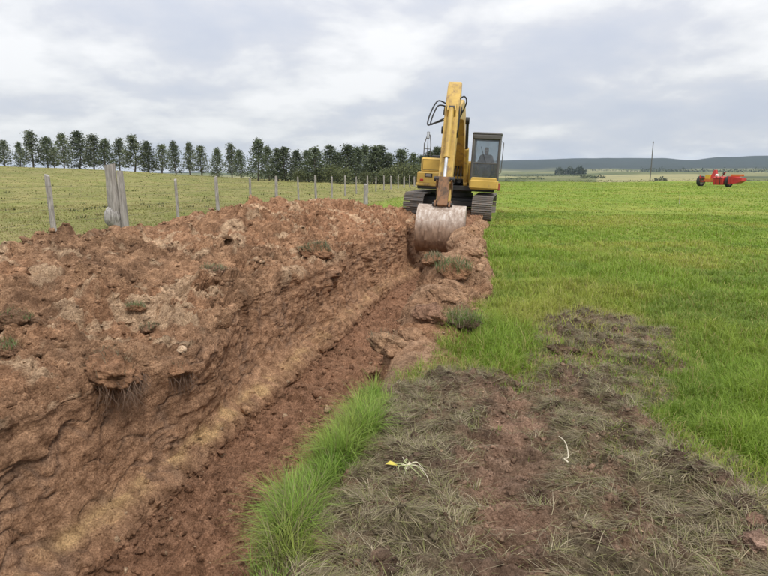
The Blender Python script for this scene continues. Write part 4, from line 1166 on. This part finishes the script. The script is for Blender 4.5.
# --- boom, stick, bucket (profiles in the y-z plane)
F, T = (-0.25, 1.72), (-4.72, 3.40)
boom = up(MB().prism([(-0.05, 1.62), (-0.12, 1.90), (-0.9, 2.75), (-1.9, 3.60), (-2.55, 3.88), (-3.3, 3.93), (-4.35, 3.70), (-4.86, 3.57), (-4.92, 3.35), (-4.78, 3.23),
                      (-4.2, 3.27), (-3.2, 3.34), (-2.65, 3.28), (-2.2, 3.00), (-1.3, 2.28), (-0.45, 1.60), (-0.22, 1.52)], -0.24, 0.22, 0.02), 'boom', YELB)
up(MB().cyl((-0.34, F[0], F[1]), (0.32, F[0], F[1]), 0.09), 'pin', DARKM, boom, True)
up(MB().cyl((-0.28, T[0], T[1]), (0.26, T[0], T[1]), 0.085), 'pin', DARKM, boom, True)
for sx_i in (-1, 1):
    x_ = -0.01 + sx_i * 0.34
    cyl_ = up(MB().cyl((x_, -1.02, 1.30), (x_, -1.98, 2.48), 0.085).cyl((x_ - 0.07, -1.02, 1.30), (x_ + 0.07, -1.02, 1.30), 0.12), 'boom_cylinder', YELB, EX, True)
    up(MB().cyl((x_, -1.95, 2.45), (x_, -2.62, 3.30), 0.048), 'rod', DARKM, cyl_, True)
    up(MB().cyl((x_ - 0.06, -2.66, 3.34), (x_ + 0.06, -2.66, 3.34), 0.115), 'rod_eye', DARKM, cyl_, True)
# stick from its upper end E down to the bucket pin B
B_, E_ = (-5.95, 0.76), (-4.52, 4.18)
ax = np.array(E_) - np.array(B_); Ls = np.linalg.norm(ax); ax /= Ls
nf = np.array([-ax[1], ax[0]])                 # towards the front of the stick
def SP(t, o_): return tuple(np.array(B_) + ax * Ls * t + nf * o_)
stick = up(MB().prism([SP(-0.03, 0.05), SP(0.02, 0.15), SP(0.35, 0.24), SP(0.70, 0.33), SP(0.86, 0.26), SP(0.97, 0.16), SP(1.02, 0.08), SP(1.03, -0.06), SP(0.98, -0.16), SP(0.84, -0.34),
                       SP(0.72, -0.32), SP(0.35, -0.18), SP(0.02, -0.11), SP(-0.04, -0.03)], -0.205, 0.185, 0.02), 'stick', YELB)
lug = MB()
for x_ in (-0.13, 0.08):
    lug.prism([SP(0.68, 0.30), SP(0.80, 0.26), SP(0.77, 0.50), SP(0.72, 0.50)], x_, x_ + 0.04)
up(lug, 'cylinder_lug', YELB, stick)
bc = up(MB().cyl((-0.01, *SP(0.74, 0.44)), (-0.01, *SP(0.36, 0.40)), 0.075).cyl((-0.01, *SP(0.365, 0.40)), (-0.01, *SP(0.34, 0.40)), 0.095), 'bucket_cylinder', YELB, EX, True)
up(MB().cyl((-0.01, *SP(0.35, 0.40)), (-0.01, *SP(0.175, 0.38)), 0.046), 'rod', CHROME, bc, True)
up(MB().cyl((-0.15, *SP(0.745, 0.44)), (0.12, *SP(0.745, 0.44)), 0.06), 'pin', DARKM, bc, True)
# arm cylinder along the top of the boom to the stick end
ac = up(MB().cyl((-0.01, -2.55, 4.12), (-0.01, -3.75, 4.16), 0.085), 'stick_cylinder', YELB, EX, True)
up(MB().cyl((-0.01, -3.72, 4.16), (-0.01, *SP(0.965, -0.05)), 0.05), 'rod', CHROME, ac, True)
# bucket linkage
P1 = SP(0.17, 0.38)
lk_o = MB()
for x_ in (-0.235, 0.165):
    lk_o.prism([SP(0.09, -0.03), SP(0.13, -0.03), (P1[0] + 0.06, P1[1] + 0.05), (P1[0] - 0.05, P1[1] + 0.08), (P1[0] - 0.07, P1[1] - 0.05)], x_, x_ + 0.05, 0.008)
up(lk_o, 'idler_link', RUST)
up(MB().prism([(P1[0] - 0.09, P1[1] + 0.07), (P1[0] + 0.05, P1[1] + 0.07), (-6.22, 0.82), (-6.30, 0.74), (-6.40, 0.80)], -0.16, 0.14, 0.02), 'bucket_link', RUST)
up(MB().cyl((-0.29, *P1), (0.27, *P1), 0.07), 'pin', DARKM, EX, True)
# bucket: a curved shell with side plates, its back towards the camera
outer = [(-5.88, 0.72), (-6.10, 0.78), (-6.30, 0.74), (-6.52, 0.58), (-6.68, 0.36), (-6.74, 0.10), (-6.70, -0.16), (-6.55, -0.38), (-6.30, -0.52), (-6.00, -0.58), (-5.62, -0.58)]
inner = [(y_ + 0.035 * (1 if y_ < -6.2 else 0.2), z_ + (-0.035 if z_ > 0.3 else 0.035)) for y_, z_ in outer]
nO = len(outer); vsb = []
for x_ in (-0.64, 0.62):
    vsb += [(x_, *q_) for q_ in outer] + [(x_, *q_) for q_ in inner]
fsb = []
for k in range(nO - 1):
    fsb += [(k, k + 1, 2 * nO + k + 1, 2 * nO + k), (nO + k, 3 * nO + k, 3 * nO + k + 1, nO + k + 1), (k, nO + k, nO + k + 1, k + 1), (2 * nO + k, 2 * nO + k + 1, 3 * nO + k + 1, 3 * nO + k)]
fsb += [(0, 2 * nO, 3 * nO, nO), (nO - 1, 2 * nO - 1, 4 * nO - 1, 3 * nO - 1)]
bucket = up(MB().add(vsb, fsb), 'bucket', BUCKM, EX, True)
side = [(y_ * 1.0, z_) for y_, z_ in outer]
for x_ in (-0.675, 0.615):
    up(MB().prism(side, x_, x_ + 0.04, 0.0), 'side_plate', BUCKM, bucket)
for x_ in (-0.40, -0.02, 0.30):
    up(MB().prism([(y_ - 0.012, z_) for y_, z_ in outer[3:9]] + [(y_ + 0.01, z_) for y_, z_ in outer[3:9]][::-1], x_, x_ + 0.07), 'wear_strip', BUCKM, bucket)
for x_ in (-0.24, 0.16):
    up(MB().prism([(-5.84, 0.70), (-5.88, 0.86), (-6.0, 0.90), (-6.30, 0.90), (-6.38, 0.76), (-6.2, 0.68)], x_, x_ + 0.06, 0.01), 'bucket_ear', RUST, bucket)
up(MB().cyl((-0.30, *B_), (0.28, *B_), 0.065).cyl((-0.28, -6.28, 0.80), (0.26, -6.28, 0.80), 0.055), 'bucket_pin', DARKM, bucket, True)
up(MB().box(-0.66, 0.64, -5.64, -5.46, -0.60, -0.55, 0.01), 'cutting_edge', RUST, bucket)
for k in range(5):
    x_ = -0.62 + k * 0.29
    up(MB().prism([(-5.50, -0.62), (-5.50, -0.52), (-5.28, -0.575)], x_, x_ + 0.09, 0.008), 'tooth', RUST, bucket)
# hoses at the stick pivot
for pts in ([(-0.20, *SP(0.80, 0.30)), (-0.42, *SP(0.80, 0.42)), (-0.58, *SP(0.70, 0.46)), (-0.64, *SP(0.60, 0.44)), (-0.50, *SP(0.62, 0.35)), (-0.22, *SP(0.70, 0.1))],
            [(-0.20, *SP(0.79, 0.20)), (-0.40, *SP(0.77, 0.36)), (-0.52, *SP(0.68, 0.40)), (-0.56, *SP(0.61, 0.38)), (-0.44, *SP(0.64, 0.25)), (-0.20, *SP(0.70, 0.0))],
            [(0.16, *SP(0.85, 0.20)), (0.30, *SP(0.87, 0.25)), (0.38, *SP(0.84, 0.20)), (0.32, *SP(0.80, 0.05)), (0.2, *SP(0.74, -0.1))],
            [(0.18, *SP(0.80, 0.15)), (0.22, *SP(0.70, 0.28)), (0.22, *SP(0.60, 0.25)), (0.19, *SP(0.55, 0.05))]):
    P_ = [Vector(p_) for p_ in pts]; sm = []
    for k in range(len(P_) - 1):
        p0, p1, p2, p3 = P_[max(k - 1, 0)], P_[k], P_[k + 1], P_[min(k + 2, len(P_) - 1)]
        for t in (0.0, 0.17, 0.33, 0.5, 0.67, 0.83):
            sm.append(p1 + 0.5 * t * (p2 - p0 + t * (2 * p0 - 5 * p1 + 4 * p2 - p3 + t * (3 * (p1 - p2) + p3 - p0))))
    sm.append(P_[-1])
    up(MB().tube(sm, 0.021, 7), 'hose', RUBBER, EX, True)
up(MB().cyl((-0.27, *SP(0.80, -0.1)), (0.25, *SP(0.80, -0.1)), 0.10).cyl((-0.26, *SP(0.60, 0.12)), (-0.18, *SP(0.60, 0.12)), 0.11), 'pivot_boss', DARKM, stick, True)

# ------------------------------------------------------------------ operator in the cab
def skin_person():
    J = {'pel': (0, 0, 0), 'sp1': (0, 0.03, 0.16), 'sp2': (0, 0.04, 0.34), 'nk': (0, 0.02, 0.50), 'hd0': (0, -0.01, 0.60), 'hd1': (0, -0.02, 0.70), 'hd2': (0, -0.01, 0.78), 'nose': (0, -0.125, 0.665)}
    rad_ = {'pel': .15, 'sp1': .145, 'sp2': .16, 'nk': .062, 'hd0': .078, 'hd1': .092, 'hd2': .075, 'nose': .014}
    E = [('pel', 'sp1'), ('sp1', 'sp2'), ('sp2', 'nk'), ('nk', 'hd0'), ('hd0', 'hd1'), ('hd1', 'hd2'), ('hd0', 'nose')]
    for s_, n_ in ((-1, 'l'), (1, 'r')):
        J.update({n_ + 'sh': (s_ * .19, 0.04, .43), n_ + 'el': (s_ * .27, -0.02, .17), n_ + 'wr': (s_ * .29, -0.25, .20), n_ + 'pm': (s_ * .29, -0.33, .215),
                  n_ + 'hp': (s_ * .10, -0.04, -.02), n_ + 'kn': (s_ * .14, -0.44, 0.02), n_ + 'an': (s_ * .14, -0.52, -.38), n_ + 'to': (s_ * .15, -0.70, -.43)})
        rad_.update({n_ + 'sh': .075, n_ + 'el': .050, n_ + 'wr': .034, n_ + 'pm': .036, n_ + 'hp': .095, n_ + 'kn': .068, n_ + 'an': .045, n_ + 'to': .042})
        E += [('sp2', n_ + 'sh'), (n_ + 'sh', n_ + 'el'), (n_ + 'el', n_ + 'wr'), (n_ + 'wr', n_ + 'pm'), ('pel', n_ + 'hp'), (n_ + 'hp', n_ + 'kn'), (n_ + 'kn', n_ + 'an'), (n_ + 'an', n_ + 'to')]
        for f in range(5):
            a_ = (f - 2) * 0.018
            thumb = f == 4
            L_ = (0.05, 0.06, 0.058, 0.046, 0.04)[f]
            k0, k1 = '%sf%da' % (n_, f), '%sf%db' % (n_, f)
            J[k0] = (s_ * (.29 + (a_ if not thumb else -.045)), -0.375 if not thumb else -0.335, .225 if not thumb else .235)
            J[k1] = (J[k0][0] - s_ * (0.0 if not thumb else 0.005), J[k0][1] - 0.018, J[k0][2] - L_ * 0.8)
            rad_[k0], rad_[k1] = .0095, .008
            E += [(n_ + 'pm', k0), (k0, k1)]
    names = list(J)
    me = bpy.data.meshes.new('person'); me.from_pydata([J[n_] for n_ in names], [(names.index(a_), names.index(b_)) for a_, b_ in E], [])
    o = bpy.data.objects.new('person', me); col.objects.link(o)
    o.modifiers.new('skin', 'SKIN'); o.modifiers.new('sub', 'SUBSURF').levels = 2
    for k, n_ in enumerate(names):
        sv_ = me.skin_vertices[0].data[k]; sv_.radius = (rad_[n_],) * 2; sv_.use_root = n_ == 'pel'
    dg = bpy.context.evaluated_depsgraph_get(); dg.update()
    me2 = bpy.data.meshes.new_from_object(o.evaluated_get(dg))
    o.modifiers.clear(); o.data = me2; me2.name = 'person'
    cl = paint_mat('grey_overalls', (0.10, 0.11, 0.13), 0.85, (0.2, 0.17, 0.14), 0.2, 6); sk = paint_mat('skin', (0.36, 0.21, 0.15), 0.55, (0.30, 0.17, 0.12), 0.1, 8)
    hr_ = paint_mat('dark_hair', (0.02, 0.016, 0.012), 0.6, amount=0.1)
    me2.materials.clear()
    for m_ in (cl, sk, hr_): me2.materials.append(m_)
    for f in me2.polygons:
        c_ = f.center
        f.use_smooth = True
        if c_.z > 0.53 and abs(c_.x) < 0.12: f.material_index = 2 if (c_.z > 0.74 or (c_.z > 0.64 and c_.y > 0.02)) else 1
        elif c_.y < -0.27 and c_.z > 0.12 and abs(c_.x) > 0.2: f.material_index = 1
    return o
try:
    person = skin_person()
    bpy.context.view_layer.update()
    person.matrix_world = EX.matrix_world @ U @ Matrix.Translation((0.985, -0.36, 1.84))
    tag(person, 'person in grey work clothes seated at the levers inside the excavator cab', 'person')
except Exception as ex_:
    print('person failed', ex_)

# ------------------------------------------------------------------ red and yellow farm machine on the far field
REDP = paint_mat('red_paint', (0.50, 0.030, 0.025), 0.45, (0.30, 0.10, 0.07), 0.3, 3)
YELP = paint_mat('machine_yellow', (0.68, 0.42, 0.03), 0.45, (0.3, 0.2, 0.1), 0.3, 3)
ORNP = paint_mat('machine_orange', (0.58, 0.17, 0.03), 0.5, (0.3, 0.15, 0.08), 0.3, 3)
RIMP = paint_mat('pale_rim', (0.55, 0.47, 0.43), 0.55, (0.35, 0.25, 0.19), 0.4, 4)
WHTP = paint_mat('white_tank', (0.72, 0.72, 0.70), 0.4, (0.4, 0.35, 0.3), 0.2, 3)
xm, ym = gpt(716, 187.2)
zm = float(terrain(np.array([xm]), np.array([ym]))[0])
FM = empty('farm_machine', (xm, ym, zm), (0, 0, R(-62)))
FM.scale = (1.0, 1.0, 1.0)
tag(FM, 'red and yellow wheeled farm machine with pale rims standing on the far green field', 'farm machine')
for wx_, wr in ((-1.95, 0.62), (1.42, 0.62)):
    wh = MB().lathe([(wr - 0.20, -0.15), (wr - 0.06, -0.19), (wr, -0.13), (wr, 0.13), (wr - 0.06, 0.19), (wr - 0.20, 0.15), (wr - 0.20, -0.15)], (wx_, 0, wr), 'x', 28).build('wheel', RUBBER, FM, True)
    MB().lathe([(0.0, 0.10), (0.10, 0.10), (0.14, 0.04), (wr - 0.26, 0.06), (wr - 0.20, 0.13), (wr - 0.19, -0.13), (wr - 0.26, -0.06), (0.14, -0.04), (0.10, -0.10), (0.0, -0.10)], (wx_, 0, wr), 'x', 28).build('rim', RIMP, wh, True)
MB().cyl((-1.9, 0, 0.62), (1.4, 0, 0.62), 0.07).build('axle', DARKM, FM, True)
MB().box(-1.7, 1.2, -0.45, -0.33, 0.55, 0.70, 0.02).box(-1.7, 1.2, 0.33, 0.45, 0.55, 0.70, 0.02).box(-1.5, -1.35, -0.45, 0.45, 0.56, 0.69, 0.02).box(1.0, 1.15, -0.45, 0.45, 0.56, 0.69, 0.02).build('frame', REDP, FM)
MB().prism([(-0.40, 0.70), (0.40, 0.70), (0.36, 1.38), (-0.36, 1.38)], -1.25, -0.62, 0.04).build('engine_cover', YELP, FM)
MB().prism([(-0.42, 0.66), (0.42, 0.66), (0.42, 0.92), (-0.42, 0.92)], -1.30, -0.10, 0.03).build('engine_tray', ORNP, FM)
# tall tapering chute
MB().add([(-0.75, -0.3, 0.85), (0.05, -0.3, 0.85), (0.05, 0.3, 0.85), (-0.75, 0.3, 0.85), (-0.38, -0.12, 1.92), (-0.15, -0.12, 1.92), (-0.15, 0.12, 1.92), (-0.38, 0.12, 1.92)],
         [(0, 1, 2, 3), (4, 5, 6, 7), (0, 1, 5, 4), (1, 2, 6, 5), (2, 3, 7, 6), (3, 0, 4, 7)]).build('chute', REDP, FM)
MB().prism([(-0.62, 0.25), (0.62, 0.25), (0.70, 1.0), (0.55, 1.18), (-0.55, 1.18), (-0.70, 1.0)], -0.05, 1.15, 0.05).build('hopper', REDP, FM)
MB().lathe([(0, -0.14), (0.13, -0.14), (0.16, -0.08), (0.16, 0.08), (0.13, 0.14), (0, 0.14)], (0.18, -0.35, 1.30), 'x', 16).build('tank', WHTP, FM, True)
ms = MB().tube([(0.55, -0.1, 1.1), (0.85, -0.1, 1.5), (1.0, -0.1, 1.62)], 0.05, 8).build('mast', REDP, FM, True)
MB().lathe([(0, -0.05), (0.16, -0.05), (0.2, 0), (0.16, 0.05), (0, 0.05)], (0.80, -0.1, 1.52), 'x', 16).build('pulley', DARKM, ms, True)
MB().add([(1.66, -0.60, 0.38), (1.66, 0.60, 0.38), (1.66, 0.60, 1.20), (1.66, -0.60, 1.20), (2.5, -0.55, 0.42), (2.5, 0.55, 0.42), (2.5, 0.55, 1.08), (2.5, -0.55, 1.08),
          (3.1, -0.45, 0.70), (3.1, 0.45, 0.70), (3.1, 0.45, 1.0), (3.1, -0.45, 1.0)],
         [(0, 1, 2, 3), (0, 4, 5, 1), (3, 2, 6, 7), (0, 3, 7, 4), (1, 5, 6, 2), (4, 8, 9, 5), (7, 6, 10, 11), (4, 7, 11, 8), (5, 9, 10, 6), (8, 11, 10, 9)]).build('tail_body', REDP, FM)
for xr in (1.9, 2.2):
    MB().box(xr, xr + 0.05, -0.63, 0.63, 0.42, 1.22, 0.01).build('rib', REDP, FM)
MB().box(1.75, 2.9, -0.3, -0.24, 1.2, 1.42, 0.01).box(1.75, 2.9, 0.24, 0.3, 1.2, 1.42, 0.01).build('rail', ORNP, FM)
MB().box(-0.02, 1.1, -0.72, -0.66, 0.95, 1.03, 0.01).box(0.3, 0.36, -0.70, -0.62, 0.3, 1.15, 0.01).box(0.75, 0.81, -0.70, -0.62, 0.3, 1.15, 0.01).build('hopper_rib', DARKM, FM)
MB().box(-1.85, -1.2, -0.5, 0.5, 0.95, 1.05, 0.02).box(-1.85, -1.75, -0.5, -0.4, 0.62, 1.3, 0.02).build('guard', REDP, FM)
MB().tube([(-0.5, 0.4, 0.6), (-0.5, 2.6, 0.45)], 0.06, 8).build('drawbar', DARKM, FM, True)
MB().box(1.2, 1.7, 0.1, 0.3, 0.72, 0.86, 0.02).build('tail_bracket', REDP, FM)

# ------------------------------------------------------------------ single lumps of turf and soil
def lump_mesh(size, seed, squash=(1, 1, 0.7), sub=4, rough_=0.34):
    g = np.random.default_rng(seed)
    V, F_ = (IV4, IF4) if sub == 4 else (IV3, IF3)
    V = V.copy()
    for k in range(9):
        d_ = g.normal(size=3); d_ /= np.linalg.norm(d_)
        V = V - np.maximum(V @ d_ - (0.55 + 0.3 * g.random()), 0)[:, None] * d_
    a_ = fbm(V[:, 0] * 1.9 + V[:, 2] * 1.1 + seed, V[:, 1] * 1.9 - V[:, 2] * 1.3, 6, seed, 0.68)
    l_, _ = lumps(V[:, 0] * 3 + V[:, 2] * 2, V[:, 1] * 3 - V[:, 2] * 2, seed)
    l2, _ = lumps(V[:, 0] * 6 + V[:, 2] * 4.7, V[:, 1] * 6 + V[:, 2] * 4.1, seed + 3)
    l3, _ = lumps(V[:, 0] * 11 - V[:, 2] * 9, V[:, 1] * 11 + V[:, 2] * 9, seed + 5)
    V = V * (0.86 + rough_ * 0.45 * a_ + 0.20 * l_ + 0.14 * l2 + 0.07 * l3)[:, None]
    return V * np.array(squash) * size, F_
M_ROOT = wood_mat('roots', (0.10, 0.06, 0.04), (0.22, 0.14, 0.09))
def turf(name, px, py, size, label, cat, seed, squash=(1, 1, 0.6), grass=0, gcol=(0.16, 0.21, 0.06), roots=0, soil=(0.27, 0.15, 0.085), glen=0.10, sink=0.42, face=None):
    h_ = hit(px, py)
    if h_ is None: return
    loc, nrm = h_
    g = np.random.default_rng(seed)
    root = empty(name, loc)
    V, F_ = lump_mesh(size, seed, squash)
    V[:, 2] += size * squash[2] * (0.5 - sink)
    nz_ = fbm(V[:, 0] * 9 + seed, V[:, 1] * 9, 3, seed)
    C = np.asarray(soil) * (1 + 0.35 * nz_)[:, None]
    mesh_np('clod', V, F_, M_SOIL, C, False, root)
    if grass:
        topv = V[(V[:, 2] > np.percentile(V[:, 2], 55))]
        P = topv[g.integers(0, len(topv), grass)] + g.normal(size=(grass, 3)) * 0.006
        cc = np.asarray(gcol) * (0.55 + 0.8 * g.random((grass, 1)))
        dry = g.random((grass, 1)) < 0.35
        cc = np.where(dry, np.array((0.26, 0.22, 0.13)) * (0.6 + 0.6 * g.random((grass, 1))), cc)
        v_, q_, t_, c_ = blades(P, glen * (0.4 + g.random(grass)), 0.0045 * max(1, loc.y / 5) * (0.6 + 0.6 * g.random(grass)), 0.45 + 0.55 * g.random(grass), cc, seed)
        o = mesh_np('grass_tuft', v_, [q_, t_], M_GRASS, c_, False, root); o['kind'] = 'stuff'
    if roots:
        lowv = V[(V[:, 2] < np.percentile(V[:, 2], 45)) & (V[:, 0] > -0.2 * size)]
        P = lowv[g.integers(0, len(lowv), roots)]
        rx = MB()
        for p_ in P:
            q1 = p_ + np.array([0.03 * g.normal() + 0.02, 0.03 * g.normal() - 0.02, -0.04 - 0.03 * g.random()]); q2 = q1 + np.array([0.03 * g.normal(), 0.03 * g.normal() - 0.01, -0.05 - 0.06 * g.random()])
            rx.tube([p_, q1, q2], 0.0022, 4, 0.0008)
        o = rx.build('roots', M_ROOT, root, True); o['kind'] = 'stuff'
    return tag(root, label, cat)
turf('turf_clod', 112, 372, 0.21, 'large rooty turf clod overhanging the near left trench wall', 'turf clod', 901, (1.1, 1.0, 0.62), 60, (0.12, 0.11, 0.06), 170, (0.28, 0.155, 0.088))
turf('turf_clod', 175, 372, 0.13, 'smaller rooty clod right of the large overhanging turf clod', 'turf clod', 902, (1.1, 1.0, 0.6), 25, (0.12, 0.12, 0.07), 60, (0.28, 0.155, 0.088))
turf('turf_clod', 318, 252, 0.27, 'grassy turf clod on the left trench lip halfway to the excavator', 'turf clod', 903, (1.2, 0.9, 0.55), 420, (0.15, 0.17, 0.09), 30, (0.28, 0.155, 0.088), 0.11)
turf('turf_clod', 454, 274, 0.19, 'upturned grassy sod on the right trench lip, nearest the bucket', 'turf clod', 904, (1.2, 0.9, 0.62), 260, (0.15, 0.21, 0.08), 40, (0.28, 0.155, 0.088), 0.18)
turf('turf_clod', 432, 261, 0.13, 'small greenish sod on the right lip just below the bucket', 'turf clod', 905, (1.1, 1.0, 0.6), 120, (0.13, 0.16, 0.08), 0, (0.28, 0.155, 0.088), 0.10)
turf('soil_clod', 390, 346, 0.19, 'broad pale clod bulging on the right trench lip', 'soil clod', 906, (1.25, 1.0, 0.62), 70, (0.20, 0.18, 0.11), 0, (0.36, 0.225, 0.135), 0.07)
turf('soil_clod', 428, 318, 0.17, 'brown clod on the right lip behind the broad pale clod', 'soil clod', 907, (1.15, 1.0, 0.65), 0, soil=(0.29, 0.17, 0.11))
turf('turf_clod', 136, 308, 0.09, 'small green sod lying in the middle of the spoil bank', 'turf clod', 908, (1.2, 1.0, 0.4), 200, (0.14, 0.19, 0.075), 0, (0.29, 0.165, 0.095), 0.055)
turf('turf_clod', 150, 329, 0.08, 'tiny dark sod just below the small green sod on the bank', 'turf clod', 909, (1.0, 1.2, 0.5), 90, (0.08, 0.11, 0.05), 0, (0.22, 0.13, 0.08), 0.05)
turf('turf_clod', 214, 271, 0.15, 'flat grey-green sod high on the spoil bank', 'turf clod', 910, (1.2, 1.0, 0.35), 240, (0.17, 0.20, 0.10), 0, (0.24, 0.15, 0.10), 0.07)
turf('turf_clod', 12, 322, 0.15, 'dark sod with green blades at the left edge of the bank', 'turf clod', 911, (1.2, 1.0, 0.6), 160, (0.10, 0.16, 0.05), 40, (0.19, 0.115, 0.07), 0.07)
turf('turf_clod', 4, 350, 0.10, 'green tufted sod cut by the left edge of the picture', 'turf clod', 912, (1.0, 1.0, 0.5), 200, (0.12, 0.19, 0.06), 0, (0.22, 0.13, 0.08), 0.06)
turf('soil_clod', 752, 522, 0.050, 'pinkish rounded clod on the mud near the right edge', 'soil clod', 913, (1.2, 1.0, 0.75), 0, soil=(0.36, 0.225, 0.16))
turf('soil_clod', 757, 541, 0.066, 'flat pinkish clod just below the rounded one near the right edge', 'soil clod', 914, (1.4, 0.8, 0.55), 0, soil=(0.36, 0.235, 0.175))
turf('soil_clod', 180, 349, 0.055, 'pale buff clay lump on the bank above the overhanging clod', 'clay lump', 915, (1.4, 0.9, 0.5), 0, soil=(0.52, 0.38, 0.26))
turf('turf_clod', 462, 325, 0.15, 'dark grass tussock leaning at the field edge beside the right lip', 'tussock', 919, (1.3, 1.0, 0.5), 500, (0.15, 0.24, 0.05), 0, (0.12, 0.08, 0.055), 0.16)
turf('turf_clod', 565, 350, 0.10, 'dark ridge of torn turf at the top left of the bare patch', 'turf clod', 920, (1.6, 1.0, 0.5), 120, (0.18, 0.17, 0.09), 0, (0.16, 0.105, 0.07), 0.09)

for k, (px, py, sz, lab) in enumerate([(372, 372, 0.10, 'small brown clod beside the tip of the long grass strip'), (398, 352, 0.12, 'brown clod just right of the broad pale clod on the lip'),
                                        (412, 336, 0.13, 'tan clod between the broad pale clod and the brown clod behind it'), (442, 298, 0.15, 'reddish clod in front of the upturned grassy sod'),
                                        (352, 396, 0.07, 'small clod on the trench floor beside the long grass strip'), (470, 255, 0.16, 'reddish clod on the right lip below the right track')]):
    turf('soil_clod', px, py, sz, lab, 'soil clod', 940 + k, (1.2, 1.0, 0.65), 0, soil=(0.33, 0.20, 0.12))

# ------------------------------------------------------------------ small litter on the mud
def strand(name, pts, r, mat, parent=None):
    P_ = [Vector(p_) for p_ in pts]; sm = []
    for k in range(len(P_) - 1):
        p0, p1, p2, p3 = P_[max(k - 1, 0)], P_[k], P_[k + 1], P_[min(k + 2, len(P_) - 1)]
        for t in (0.0, 0.25, 0.5, 0.75):
            sm.append(p1 + 0.5 * t * (p2 - p0 + t * (2 * p0 - 5 * p1 + 4 * p2 - p3 + t * (3 * (p1 - p2) + p3 - p0))))
    sm.append(P_[-1])
    return MB().tube(sm, r, 6, r * 0.5).build(name, mat, parent, True)
PALEST = paint_mat('pale_stem', (0.62, 0.56, 0.42), 0.6, (0.4, 0.32, 0.22), 0.2, 20)
h0 = hit(564, 463)[0]
o = strand('dry_stem', [(0.012, -0.03, 0.02), (-0.004, -0.005, 0.03), (0.02, 0.0, 0.035), (0.022, 0.03, 0.075), (0.012, 0.06, 0.105), (-0.012, 0.085, 0.12)], 0.0042, PALEST)
o.location = h0
tag(o, 'bent pale dry stem sticking up from the flattened grass', 'stem')
h0 = hit(408, 474)[0]
pl = empty('uprooted_plant', h0)
tag(pl, 'uprooted plant with pale drooping stems lying on the mud', 'plant')
PGREEN = paint_mat('pale_green_stem', (0.38, 0.42, 0.18), 0.6, (0.3, 0.28, 0.14), 0.2, 25)
MB().cyl((-0.01, 0, 0.03), (0.012, 0.01, 0.06), 0.012, 0.007, 8).build('root_crown', PALEST, pl, True)
gs = np.random.default_rng(33)
for k in range(13):
    a_ = k / 13 * 6.283 + gs.random() * 0.5; L_ = 0.06 + 0.07 * gs.random()
    c_, s_ = math.cos(a_), math.sin(a_)
    strand('stem', [(0, 0, 0.05), (c_ * L_ * 0.45, s_ * L_ * 0.45, 0.045 + 0.02 * gs.random()), (c_ * L_ * 0.85 + 0.02 * gs.normal(), s_ * L_ * 0.85 + 0.02 * gs.normal(), 0.025 + 0.02 * gs.random()), (c_ * L_ * 1.1 + 0.03 * gs.normal(), s_ * L_ * 1.1 + 0.03 * gs.normal(), 0.0)], 0.0026, PGREEN if k % 3 else PALEST, pl)
h0 = hit(392, 471)[0]
lf = empty('yellow_leaf', h0 + Vector((0, 0, 0.03)))
tag(lf, 'small yellow leaf on a pale stalk left of the uprooted plant', 'leaf')
MB().add([(-0.035, 0, 0.01), (-0.01, -0.014, 0.014), (0.02, -0.008, 0.006), (0.034, 0.0, 0.0), (0.02, 0.010, 0.010), (-0.01, 0.014, 0.022), (-0.005, 0.0, 0.012), (-0.005, 0.0, 0.009)],
         [(0, 1, 6), (1, 2, 6), (2, 3, 6), (3, 4, 6), (4, 5, 6), (5, 0, 6), (1, 0, 7), (2, 1, 7), (3, 2, 7), (4, 3, 7), (5, 4, 7), (0, 5, 7)]).build('blade', paint_mat('yellow_leaf', (0.55, 0.47, 0.07), 0.5, (0.5, 0.35, 0.1), 0.15, 20), lf)
strand('stalk', [(0.03, 0, 0.0), (0.055, 0.004, 0.004), (0.085, 0.03, 0.022)], 0.0028, PGREEN, lf)
